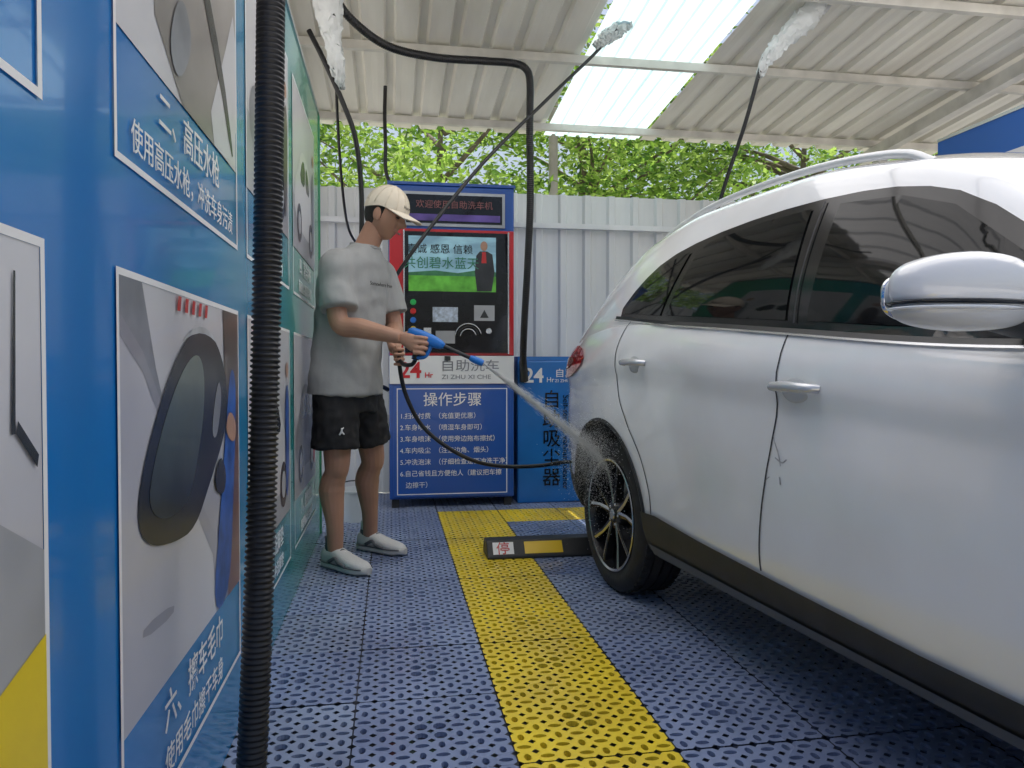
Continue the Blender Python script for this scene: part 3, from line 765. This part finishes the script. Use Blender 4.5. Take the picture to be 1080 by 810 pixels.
# ================================================================= PERSON
man=group('man_washing_car')
SKIN=M('skin',(.44,.24,.16),.5,var=.08,scale=8,bump=.05,bscale=150)
SHIRT=M('grey_tshirt',(.35,.355,.35),.9,var=.02,scale=120,bump=.12,bscale=40)
SHORTS=M('black_shorts',(.014,.014,.016),.75,var=.3,bump=.3,bscale=25)
CREAM=M('cream_cap',(.74,.66,.53),.85,var=.06,bump=.2,bscale=250)
HAIR=M('black_hair',(.012,.010,.009),.6,var=.4,scale=60,bump=.5,bscale=300)
SHOE=M('shoe_white',(.70,.69,.67),.6,var=.08,bump=.2,bscale=120); SOLE=M('shoe_sole',(.60,.59,.57),.7,var=.1); SHG=M('shoe_grey',(.12,.12,.13),.7)
a=math.radians(-35); Fd=Vector((math.cos(a),math.sin(a),0)); Rd=Vector((math.sin(a),-math.cos(a),0))
shR=Vector((-.250,3.535,1.430)); shL=Vector((-.045,3.825,1.430))
elR=Vector((-.225,3.465,1.150)); wrR=Vector((.045,3.375,1.085))
elL=Vector((.015,3.83,1.16)); wrL=Vector((.020,3.605,1.035))
G=Vector((.118,3.375,1.052)); H=Vector((.040,3.535,1.005))
parts=[]
parts.append(limb_geo([(-.14,3.68,1.40),(-.125,3.68,1.50),(-.085,3.672,1.59),(-.06,3.665,1.64)],[.06,.058,.055,.055]))
parts.append(limb_geo([(-.16,3.64,1.38),shR+Vector((.02,.02,-.02)),shR.lerp(elR,.5)+Vector((-.005,0,0)),elR,elR.lerp(wrR,.35),wrR.lerp(elR,.15),wrR],[.04,.044,.047,.045,.046,.033,.028],40))
parts.append(limb_geo([(-.12,3.72,1.38),shL+Vector((-.02,-.02,-.02)),shL.lerp(elL,.5),elL,elL.lerp(wrL,.35),wrL.lerp(elL,.15),wrL],[.04,.044,.047,.045,.046,.033,.028],40))
hipR=Vector((-.255,3.60,.90)); hipL=Vector((-.155,3.765,.90)); knR=Vector((-.258,3.605,.50)); knL=Vector((-.100,3.835,.50)); anR=Vector((-.262,3.625,.085)); anL=Vector((-.108,3.945,.085))
for hp,kn,an in ((hipR,knR,anR),(hipL,knL,anL)):
    cf=kn.lerp(an,.30)-Fd*.022
    parts.append(limb_geo([hp.lerp(Vector((-.205,3.68,.95)),.5),hp.lerp(kn,.12),hp.lerp(kn,.5)+Fd*.006,kn+Fd*.010,kn.lerp(an,.12),cf,kn.lerp(an,.68)-Fd*.004,an],[.065,.072,.076,.060,.053,.062,.042,.037],50))
parts.append(rings_geo([((-.205,3.68,.86),Fd*.07,Rd*.11),((-.2,3.68,1.0),Fd*.075,Rd*.11),((-.18,3.68,1.25),Fd*.085,Rd*.13),((-.15,3.68,1.40),Fd*.06,Rd*.11)]))
def palm(w,k,side,up,width,th=.014):
    return rings_geo([(w,up*.024,side*.017),(w.lerp(k,.35),up*(width*.85),side*th*1.2),(w.lerp(k,.75),up*width,side*th*1.05),(k,up*width*.95,side*th*.85)],16)
def finger(P,R): return limb_geo(P,R,14,10)
sideR=Vector((0,1,0)); upv=Vector((.12,0,.99))
kR=G+Vector((-.004,-.032,0))
parts.append(palm(wrR,kR,sideR,upv,.040))
for i,(dz,L) in enumerate(((.034,.95),(.0115,1.05),(-.0115,1.0),(-.034,.82))):
    k=kR+upv*dz
    parts.append(finger([k-Vector((.012,0,0)),k+Vector((.020*L,-.006,-.002)),k+Vector((.044*L,.010,-.005)),k+Vector((.044*L,.036,-.007)),k+Vector((.022*L,.050,-.008))],[.0100,.0097,.0090,.0083,.0072]))
parts.append(finger([wrR+Vector((.018,.014,.012)),wrR+Vector((.045,.030,.022)),G+Vector((.0,.028,.040)),G+Vector((.034,.026,.040))],[.014,.0125,.011,.0085]))
kL=H+Vector((-.008,.030,0)); upL=Vector((0,-.1,.995))
parts.append(palm(wrL,kL,Vector((.9,.3,0)),upL,.040))
for i,(dz,L) in enumerate(((.034,.95),(.0115,1.05),(-.0115,1.0),(-.034,.82))):
    k=kL+upL*dz
    parts.append(finger([k+Vector((-.002,.010,0)),k+Vector((.016*L,-.006,-.002)),k+Vector((.026*L,-.034*L,-.003)),k+Vector((.004,-.054*L,-.004)),k+Vector((-.018,-.050*L,-.004))],[.0100,.0097,.0090,.0083,.0072]))
parts.append(finger([wrL+Vector((-.008,-.014,.012)),wrL+Vector((-.018,-.035,.022)),H+Vector((-.024,-.006,.040)),H+Vector((-.010,-.030,.042))],[.014,.0125,.011,.0085]))
V,F=join_geo(parts); body=mesh('body',V,F,SKIN,man,True); remesh(body,.0034,3)
tp=[]
def rg(z,x,y,hw,hd): return ((x,y,z),Fd*hd,Rd*hw)
tp.append(rings_geo([rg(.822,-.215,3.675,.196,.160),rg(.90,-.212,3.677,.190,.153),rg(1.0,-.207,3.68,.182,.144),rg(1.12,-.198,3.68,.182,.138),rg(1.25,-.185,3.68,.194,.138),rg(1.37,-.170,3.68,.203,.132),rg(1.44,-.155,3.68,.193,.118),rg(1.485,-.143,3.68,.150,.098),rg(1.517,-.133,3.68,.095,.080),rg(1.535,-.126,3.68,.072,.070)],32))
seR=shR.lerp(elR,.76)+Vector((0,-.004,0)); seL=shL.lerp(elL,.76)
tp.append(limb_geo([(-.15,3.66,1.40),shR+Vector((.01,.02,-.005)),shR.lerp(elR,.4),seR],[.082,.080,.079,.086]))
tp.append(limb_geo([(-.12,3.70,1.40),shL+Vector((-.01,-.02,-.005)),shL.lerp(elL,.4),seL],[.082,.080,.079,.086]))
V,F=join_geo(tp); sh=mesh('tshirt',V,F,SHIRT,man,True); remesh(sh,.007,6,(.026,.11))
cp=[Vector((-.118,3.678,1.534))+Fd*math.cos(t)*.067+Rd*math.sin(t)*.067+Vector((0,0,-.014*math.cos(t))) for t in np.linspace(0,2*math.pi,30)]
V,F=tube_geo(cp,[.008]*len(cp),8); mesh('tshirt_collar',V,F,SHIRT,man,True)
text('shirt_print','Somewhere free',.026,tuple(Vector((-.175,3.68,1.335))+Fd*.154+Rd*.075),(math.radians(90),0,a+math.radians(90)),SHORTS,man)
# soft fabric folds: thin raised creases on the shirt side
sp=[rings_geo([((-.205,3.68,.74),Fd*.120,Rd*.165),((-.205,3.68,.82),Fd*.125,Rd*.168),((-.205,3.68,.96),Fd*.11,Rd*.150)],28)]
for hp,kn in ((hipR,knR),(hipL,knL)):
    c0=Vector((-.205,3.68,0))
    top=hp.lerp(Vector((c0.x,c0.y,hp.z)),.35)
    sp.append(limb_geo([top,hp.lerp(kn,.22).lerp(Vector((c0.x,c0.y,hp.lerp(kn,.22).z)),.10),hp.lerp(kn,.55),hp.lerp(kn,.81)],[.095,.108,.108,.112]))
V,F=join_geo(sp); so=mesh('shorts',V,F,SHORTS,man,True); remesh(so,.007,3,(.020,.06))
lg=hipR.lerp(knR,.60)+Vector((.035,-.114,0))
V,F=join_geo([limb_geo([lg+Vector((0,0,.016)),lg,lg+Vector((-.010,0,-.016))],[.003,.005,.003],8,8),limb_geo([lg,lg+Vector((.012,0,-.014))],[.004,.003],6,8),limb_geo([lg+Vector((0,0,.008)),lg+Vector((.010,0,.018))],[.003,.0025],6,8)])
mesh('shorts_logo',V,F,WHITE,man,True)
def shoe(nm,heel,toe):
    heel=Vector(heel);toe=Vector(toe);d=(toe-heel).normalized();w=Vector((-d.y,d.x,0));L=(toe-heel).length
    up=Vector((0,0,1))
    R=[];S=[]
    for t,hw,h in ((0,.022,.055),(.04,.034,.078),(.14,.039,.092),(.30,.040,.092),(.42,.042,.080),(.55,.046,.066),(.70,.049,.054),(.85,.044,.046),(.95,.032,.038),(1.0,.014,.026)):
        c=heel+d*L*t
        R.append((c+up*(.014+h/2),w*hw,up*(h/2)))
    V,F=rings_geo(R,20,2.4); mesh(nm+'_upper',V,F,SHOE,man,True)
    for t,hw in ((-.02,.020),(.03,.034),(.14,.042),(.35,.042),(.55,.048),(.72,.052),(.87,.047),(.97,.034),(1.03,.014)):
        c=heel+d*L*t
        S.append((c+up*.0165+up*(.006 if t>.9 else 0),w*hw,up*.0155))
    V,F=rings_geo(S,20,3.5); mesh(nm+'_sole',V,F,SOLE,man,True,50)
    for s in (-1,1):
        P=[heel+d*L*t+w*s*hw*1.0+up*.031 for t,hw in ((.0,.030),(.14,.0425),(.35,.0425),(.55,.0485),(.72,.0525),(.87,.0475),(.97,.034))]
        c_=catmull(P,20); V,F=tube_geo(c_,[.003]*len(c_),6); mesh(nm+'_welt',V,F,SHG,man,True)
    an=heel+d*L*.22
    V,F=rings_geo([(an+up*.085,w*.036,d*.050),(an+up*.108,w*.037,d*.048),(an+up*.114,w*.035,d*.045)],20); mesh(nm+'_collar',V,F,SHG,man,True)
    V,F=rings_geo([(an+up*.09,w*.034,d*.042),(an+up*.150,w*.040,d*.044)],20); mesh(nm+'_sock',V,F,SHG if nm[-1]=='r' else WHITE,man,True)
    for i in range(5):
        t=.36+.055*i; c=heel+d*L*t; h=.014+(.088-.034*i/4)
        P=[c-w*.022+up*(h-.010),c+up*(h+.002),c+w*.022+up*(h-.010)]
        c_=catmull(P,8); V,F=tube_geo(c_,[.0035]*len(c_),6); mesh(nm+'_lace_%d'%i,V,F,SHG if i%2 else WHITE,man,True)
    for s in (-1,1):
        P=[heel+d*L*.26+w*s*.041+up*.040,heel+d*L*.42+w*s*.044+up*.062,heel+d*L*.50+w*s*.047+up*.045,heel+d*L*.66+w*s*.049+up*.034]
        c_=catmull(P,14); V,F=tube_geo(c_,[.009]*len(c_),6); mesh(nm+'_stripe',V,F,SHG,man,True)
    V,F=rings_geo([(heel+d*.004+up*.05,w*.018,up*.022),(heel-d*.004+up*.05,w*.014,up*.018)],14); mesh(nm+'_heel_tab',V,F,SHG,man,True)
shoe('shoe_r',(-.315,3.685,0),(-.105,3.46,0)); shoe('shoe_l',(-.165,4.0,0),(.065,3.81,0))
head=bpy.data.objects.new('head_pivot',None); COL.objects.link(head); head.parent=man
head.location=(-.020,3.650,1.682); head.rotation_euler=(0,math.radians(24),math.radians(-24))
def headgeo():
    V,F=ell_geo((0,0,0),(1,1,1),None,72,56); out=[]
    for v in V:
        x,y,z=v
        rx,ry,rz=.098,.077,.120
        if z<0:
            k=(-z)
            ry*=1-.26*k**1.6; rx*=1-.06*k
        X=x*rx;Y=y*ry;Z=z*rz
        if x>0:
            g=lambda cy,cz,sy,sz:math.exp(-((y-cy)/sy)**2-((z-cz)/sz)**2)
            front=max(0,x)
            X-=.010*front**3*(1 if abs(z)<.8 else 0)
            X+=.030*g(0,-.16,.13,.13)+.016*g(0,.02,.10,.20)
            X+=.006*g(0,.27,.6,.12)
            X-=.010*(g(.36,.10,.18,.13)+g(-.36,.10,.18,.13))
            X+=.010*g(0,-.45,.30,.06)+.009*g(0,-.56,.26,.06)-.003*g(0,-.505,.3,.03)
            X+=.014*g(0,-.82,.35,.16)
            X+=.004*(g(.5,-.2,.2,.2)+g(-.5,-.2,.2,.2))
        else:
            if z<-.3: X*=1-.35*(-z-.3)
        out.append(Vector((X,Y,Z)))
    return out,F
V,F=headgeo(); mesh('head',V,F,SKIN,head,True)
V,F=ell_geo((-.012,0,.012),(.097,.083,.112),None,48,30)
V2=[]
for v in V:
    x,y,z=v
    if x>.02 and z<.05: x=.02
    if z<-.065: z=-.065+ (z+.065)*.15
    V2.append(Vector((x,y*.985 if z>-.03 else y*.93,z)))
mesh('hair',V2,F,HAIR,head,True)
for s in (-1,1):
    V,F=ell_geo((-.004,s*.080,-.012),(.020,.010,.032),Matrix.Rotation(math.radians(-12),3,'Y')); mesh('ear',V,F,SKIN,head,True)
    V,F=ell_geo((.078,s*.030,.008),(.008,.014,.005),None,12,8); mesh('eye',V,F,HAIR,head,True)
    V,F=limb_geo([(.084,s*.014,.030),(.085,s*.030,.035),(.074,s*.047,.028)],[.003,.0045,.002],10,8); mesh('eyebrow',V,F,HAIR,head,True)
V,F=limb_geo([(.088,-.022,-.060),(.100,-.008,-.058),(.1015,0,-.060),(.100,.008,-.058),(.088,.022,-.060)],[.002,.005,.0045,.005,.002],16,8); mesh('lips',V,F,M('lips',(.36,.14,.12),.45),head,True)
V,F=ell_geo((-.006,0,.022),(.110,.092,.118),None,48,32)
V2=[Vector((v.x,v.y,max(v.z,.030))) for v in V]
V2=[Vector((v.x,v.y,v.z - (.030 if (v.x<0 and v.z<.032) else 0)*min(1,-v.x/.08 if v.x<0 else 0))) for v in V2]
mesh('cap_crown',V2,F,CREAM,head,True,50)
for k in range(6):
    th=math.pi*k/6+.26
    P=[Vector((-.006+.1115*math.sin(t)*math.cos(th),.0935*math.sin(t)*math.sin(th),.022+.1195*math.cos(t))) for t in np.linspace(-1.45,1.45,22)]
    P=[p for p in P if p.z>.034]; V,F=tube_geo(P,[.0014]*len(P),5); mesh('cap_seam',V,F,CREAM,head,True)
V=[];F=[];n1=20;n2=8
for j in range(n2+1):
    for i in range(n1+1):
        th=math.radians(-72+144*i/n1); t=j/n2
        x0_,y0_=.103*math.cos(th),.090*math.sin(th)
        x1_,y1_=.100+.080*math.cos(th)**.8,.080*math.sin(th)
        x=x0_+(x1_-x0_)*t; y=y0_+(y1_-y0_)*t
        V.append((x,y,.038-.10*t*.12-2.2*y*y*(.6+.4*t)))
for j in range(n2):
    for i in range(n1):
        k=j*(n1+1)+i; F.append((k,k+1,k+n1+2,k+n1+1))
br=mesh('cap_brim',V,F,CREAM,head,True); so_=br.modifiers.new('s','SOLIDIFY'); so_.thickness=.004
V,F=ell_geo((-.006,0,.140),(.007,.007,.005),None,12,8); mesh('cap_button',V,F,CREAM,head,True)
text('cap_text','Hooray',.022,(.094,-.040,.060),(math.radians(72),0,math.radians(78)),SHORTS,head)

gun=group('pressure_washer_gun')
GB=M('gun_blue',(.014,.17,.58),.35,var=.08)
gd=Vector((.904,-.15,-.40)).normalized(); gu=Vector((.40,0,.90)).normalized(); gu=(gu-gd*gu.dot(gd)).normalized(); gs=gd.cross(gu)
g0=G+Vector((-.008,0,.050))
V,F=rings_geo([(g0-gd*.035,gu*.012,gs*.011),(g0-gd*.02,gu*.024,gs*.017),(g0+gd*.03,gu*.028,gs*.020),(g0+gd*.09,gu*.027,gs*.020),(g0+gd*.125,gu*.020,gs*.017),(g0+gd*.14,gu*.012,gs*.012)],20)
mesh('gun_body',V,F,GB,gun,True)
V,F=limb_geo([g0+gd*.005,G+Vector((.004,0,0)),G+Vector((-.010,0,-.065))],[.016,.015,.017],16,14); mesh('gun_grip',V,F,BLKPL,gun,True)
V,F=limb_geo([g0+gd*.085-gu*.01,g0+gd*.080-gu*.075,g0+gd*.035-gu*.100,G+Vector((-.006,0,-.060))],[.010,.009,.009,.009],24,10); mesh('trigger_guard',V,F,GB,gun,True)
V,F=limb_geo([g0+gd*.055-gu*.015,g0+gd*.050-gu*.05,g0+gd*.040-gu*.072],[.006,.006,.005],10,8); mesh('trigger',V,F,M('trigger_grey',(.3,.3,.32),.4),gun,True)
nz=g0+gd*.33
V,F=limb_geo([g0+gd*.13,g0+gd*.19,nz-gd*.06],[.012,.009,.009],12,14); mesh('gun_lance',V,F,BLKPL,gun,True)
V,F=limb_geo([nz-gd*.065,nz-gd*.045,nz-gd*.01,nz],[.012,.016,.016,.013],12,16); mesh('gun_nozzle',V,F,GB,gun,True)

# water spray: fanning droplets, denser core, splash cloud of fine drops at the arch
sprayg=group('water_spray')
tgt=Vector((.885,3.06,.585)); sd=(tgt-nz); SL=sd.length; sdn=sd.normalized()
su=Vector((0,0,1)); su=(su-sdn*su.z).normalized(); sw=sdn.cross(su)
DROP=M('water_drops',(.97,.98,.98),.3,var=.01,trans=.5)
V=[];F=[]
def streak(c,dirv,l,w):
    o=len(V); V.extend([c-dirv*l,c+su*w,c+sw*w,c-(su+sw)*w*.7,c+dirv*l])
    F.extend([(o,o+1,o+2),(o,o+2,o+3),(o,o+3,o+1),(o+4,o+2,o+1),(o+4,o+3,o+2),(o+4,o+1,o+3)])
for i in range(13000):
    t=random.random()**.9
    r=(.004+.120*t)*abs(random.gauss(0,.46)); an=random.uniform(0,2*math.pi)
    rad=su*math.cos(an)+sw*math.sin(an)
    c=nz+sdn*SL*t+rad*r+Vector((0,0,-.02*t*t))
    streak(c,(sdn+rad*r/SL).normalized(),random.uniform(.006,.030)*(1-.5*t),random.uniform(.0003,.0009))
for i in range(12000):
    g=random.random()
    v=Vector((random.gauss(-.06,.05),random.gauss(0,.10 if g<.7 else .17),random.gauss(.0,.06 if g<.7 else .12)))
    c=tgt+v
    if c.x>.895: c.x=.895-random.random()*.09
    streak(c,Vector((random.gauss(0,1),random.gauss(0,1),random.gauss(0,1))).normalized(),random.uniform(.001,.0035),random.uniform(.0004,.0012))
mesh('droplets',V,F,DROP,sprayg,True)

# ================================================================= HOSES
h=group('vacuum_hose')
tube('corrugated_hose',[(-.20,1.75,2.98),(-.225,1.62,2.4),(-.228,1.56,1.9),(-.232,1.50,1.2),(-.240,1.46,.7),(-.252,1.43,.3),(-.262,1.40,.06),(-.25,1.30,.035),(-.15,1.0,.035),(0.0,.6,.035)],.0255,HOSEM,h,corrug=.0022,cpitch=.0105,seg=20)
tube('hanger_wire',[(-.20,1.75,2.97),(-.20,1.90,3.12)],.004,STEEL,h,n=4)
h=group('vacuum_hose')
tube('hose',[(-.30,4.10,2.96),(-.22,4.15,2.84),(-.02,4.30,2.76),(.25,4.42,2.76),(.55,4.5,2.79),(.74,4.53,2.80),(.82,4.53,2.77),(.845,4.53,2.68),(.845,4.54,2.4),(.86,4.60,2.0),(.865,4.72,1.6),(.87,4.86,1.25),(.89,5.02,1.0),(.91,5.06,.92)],.0225,HOSEM,h,corrug=.0012,cpitch=.012,seg=14)
tube('nozzle',[(.89,5.03,1.0),(.91,5.07,.86)],.026,BLKPL,h,n=4)
h=group('pressure_hose')
tube('hose',[(1.28,4.42,3.0),(1.27,4.42,2.90),(.90,4.25,2.50),(.45,4.02,2.0),(.03,3.87,1.42),(-.03,3.93,1.2),(.03,3.80,1.02),(.05,3.66,.975),(H.x,H.y,.99),(.06,3.47,.965),(.095,3.40,.965),(G.x-.010,G.y,.985)],.010,HOSEM,h,n=90)
h=group('pressure_hose')
tube('hose',[(H.x+.005,H.y-.005,1.04),(H.x,H.y,1.0),(.045,3.55,.93),(.075,3.58,.81),(.15,3.60,.67),(.28,3.61,.56),(.42,3.63,.49),(.57,3.67,.46),(.74,3.71,.455),(.90,3.76,.465),(1.2,4.05,.42),(1.5,4.6,.30),(1.5,5.10,.32),(1.5,5.17,.40)],.010,HOSEM,h,n=90)
h=group('pressure_hose')
tube('hose',[(-.46,4.5,2.9),(-.37,4.5,2.72),(-.27,4.52,2.5),(-.20,4.55,2.3),(-.17,4.6,2.0),(-.175,4.65,1.6),(-.19,4.8,1.2),(-.15,5.05,.9),(-.02,5.25,.8)],.015,HOSEM,h,n=60)
h=group('hanging_hose')
tube('hose',[(-.03,5.3,2.90),(-.035,5.3,2.7),(-.03,5.3,2.5),(-.028,5.32,2.32),(.02,5.36,2.20)],.013,HOSEM,h,n=40)
h=group('hanging_hose')
tube('hose',[(-.42,3.4,2.95),(-.33,3.5,2.85),(-.28,3.9,2.93),(-.29,4.2,2.85),(-.31,4.6,2.5),(-.3,4.9,2.1),(-.28,5.3,1.9),(-.2,5.55,1.8)],.009,HOSEM,h,n=60)
h=group('hanging_hose')
tube('hose',[(2.10,4.0,2.72),(2.06,4.0,2.60),(2.02,4.08,2.35),(1.95,4.25,1.95),(1.85,4.45,1.3),(1.75,4.6,.7),(1.70,4.7,.2)],.012,HOSEM,h,n=50)

PLW=M('plastic_film',(.88,.90,.90),.2,var=.06,scale=20,trans=.4)
def wrap(P,R,nm='plastic_wrap'):
    g=group(nm); pts=catmull(P,30); V,F=tube_geo(pts,[float(np.interp(i/(len(pts)-1),np.linspace(0,1,len(R)),R)) for i in range(len(pts))],26)
    V=[v+Vector((random.gauss(0,.0055),random.gauss(0,.0055),random.gauss(0,.007))) for v in V]
    mesh('film',V,F,PLW,g,True,45)
wrap([(-.34,4.02,3.03),(-.32,4.05,2.88),(-.30,4.08,2.70),(-.275,4.1,2.56),(-.25,4.12,2.44)],[.05,.085,.07,.045,.04,.012])
wrap([(1.40,4.36,3.04),(1.32,4.40,2.97),(1.22,4.40,2.88)],[.06,.045,.018])
wrap([(2.44,4.0,3.04),(2.34,4.0,2.94),(2.20,4.0,2.80),(2.10,4.0,2.68),(2.07,4.0,2.60)],[.055,.07,.05,.04,.014])

# ================================================================= TREES
def leafmat(n,c,var):
    return M(n,c,.5,var=var,scale=1.3,trans=.6)
LM=[leafmat('leaf_a',(.21,.36,.05),.35),leafmat('leaf_b',(.36,.52,.11),.3),leafmat('leaf_c',(.09,.19,.03),.5)]
BARK=M('bark',(.16,.13,.10),.9,var=.3,scale=8,bump=.6,bscale=20)
def tree(name,x,y,H,rad,n=9000,leaf=.075,seed=1,trunk=.12):
    rs=np.random.RandomState(seed); g=group(name)
    parts=[limb_geo([(x,y,-.02),(x+.05,y,H*.25),(x-.05,y+.05,H*.5),(x,y,H*.85)],[trunk,trunk*.75,trunk*.55,trunk*.15],30,12)]
    cl=[]
    for i in range(11):
        z0=H*rs.uniform(.28,.7); an=rs.uniform(0,6.28); L=rad*rs.uniform(.6,1.05)
        e=(x+L*math.cos(an),y+L*math.sin(an),min(H*.98,z0+L*rs.uniform(.2,.7)))
        m=(x+L*.5*math.cos(an)+rs.uniform(-.1,.1),y+L*.5*math.sin(an),z0+L*.28)
        parts.append(limb_geo([(x,y,z0),m,e],[trunk*.4,trunk*.25,trunk*.07],10,7))
        for _ in range(5): cl.append(np.array(e)+rs.normal(0,rad*.22,3))
        for _ in range(2): cl.append(np.array(m)+rs.normal(0,rad*.2,3))
    for _ in range(16): cl.append(np.array([x,y,H*.68])+rs.normal(0,1,3)*np.array([rad*.5,rad*.5,H*.17]))
    V,F=join_geo(parts); mesh('trunk',V,F,BARK,g,True)
    cl=np.array(cl); k=rs.randint(0,len(cl),n)
    sz=rs.uniform(.10,.26,len(cl))*rad
    c=cl[k]+rs.normal(0,1,(n,3))*sz[k][:,None]*np.array([1,1,.6])
    a=rs.normal(0,1,(n,3)); a[:,2]*=.5; a/=np.linalg.norm(a,axis=1)[:,None]
    b=np.cross(a,rs.normal(0,1,(n,3))); b/=np.linalg.norm(b,axis=1)[:,None]
    l=rs.uniform(.6,1.3,n)[:,None]*leaf
    P=np.stack([c-a*l,c+b*l*.36,c+a*l,c-b*l*.36],1).reshape(-1,3)
    F=np.arange(4*n).reshape(n,4)
    cm=rs.choice([0,1,2],len(cl),p=[.42,.42,.16]); mi=cm[k]
    mi=np.where(rs.random(n)<.2,rs.randint(0,3,n),mi)
    mesh('foliage',P.tolist(),F.tolist(),LM,g,False,None,mi.tolist())
tree('broadleaf_tree',-2.2,9.3,5.6,1.9,8000,.060,1)
tree('broadleaf_tree',.6,8.6,5.2,1.7,9000,.055,2,.09)
tree('broadleaf_tree',2.6,9.8,6.0,2.0,9000,.060,3,.10)
tree('broadleaf_tree',5.2,8.8,5.2,2.0,10000,.055,4,.10)
tree('broadleaf_tree',8.2,10.2,5.8,2.2,8000,.065,5)
tree('broadleaf_tree',11.5,11.5,6.5,2.6,7000,.08,6)
def distant():
    rs=np.random.RandomState(11); n=26000
    x=rs.uniform(-22,34,n); base=4.4+1.3*np.sin(x*.55)+1.1*np.sin(x*1.37+1)+.6*np.sin(x*3.1)
    z=rs.uniform(0,1,n)**.7*base; y=16+rs.normal(0,1.4,n)+.8*np.sin(x*.9)
    c=np.stack([x,y,z],1)+rs.normal(0,.2,(n,3))
    a=rs.normal(0,1,(n,3));a/=np.linalg.norm(a,axis=1)[:,None]; b=np.cross(a,rs.normal(0,1,(n,3)));b/=np.linalg.norm(b,axis=1)[:,None]
    l=rs.uniform(.10,.20,n)[:,None]
    P=np.stack([c-a*l,c+b*l*.5,c+a*l,c-b*l*.5],1).reshape(-1,3)
    mi=((np.sin(x*1.9)+np.sin(z*2.7+x)+rs.normal(0,.6,n))>0).astype(int); mi=np.where(rs.random(n)<.2,2,mi)
    mesh('distant_trees',P.tolist(),np.arange(4*n).reshape(n,4).tolist(),LM,None,False,None,mi.tolist())
distant()
pole=group('utility_pole')
tube('pole',[(1.75,8.0,-.02),(1.75,8.0,7.0)],.05,M('pole_concrete',(.42,.38,.33),.8,var=.2),pole,n=6,seg=14)
box('crossarm',1.2,2.3,7.97,8.03,6.5,6.58,STEEL,pole)

# ================================================================= LIGHT
EL=math.radians(72); AZ=math.radians(4)
dirS=Vector((math.sin(AZ)*math.cos(EL),math.cos(AZ)*math.cos(EL),math.sin(EL)))
w=bpy.data.worlds.new('World'); scene.world=w; w.use_nodes=True
nt=w.node_tree; bg=nt.nodes['Background']; sk=nt.nodes.new('ShaderNodeTexSky'); sk.sky_type='NISHITA'; sk.sun_disc=False
sk.sun_elevation=EL; sk.sun_rotation=AZ; sk.air_density=1.2; sk.dust_density=5.0
nt.links.new(sk.outputs[0],bg.inputs[0]); bg.inputs[1].default_value=.15
sl=bpy.data.lights.new('sun','SUN'); sl.energy=5; sl.angle=math.radians(.5); sl.color=(1,.96,.90)
so=bpy.data.objects.new('sun',sl); COL.objects.link(so); so.rotation_euler=dirS.to_track_quat('Z','Y').to_euler(); so.location=(0,10,20)
# ================================================================= CAMERA
cd=bpy.data.cameras.new('camera'); cam=bpy.data.objects.new('camera',cd); COL.objects.link(cam)
cam.location=(0,0,.95); cam.rotation_euler=(math.radians(90-1.23),0,math.radians(-9.2))
cd.lens=26.33; cd.sensor_width=36; cd.clip_end=1000; cd.clip_start=.02
scene.camera=cam
scene.view_settings.view_transform='Standard'; scene.view_settings.look='None'; scene.view_settings.exposure=0
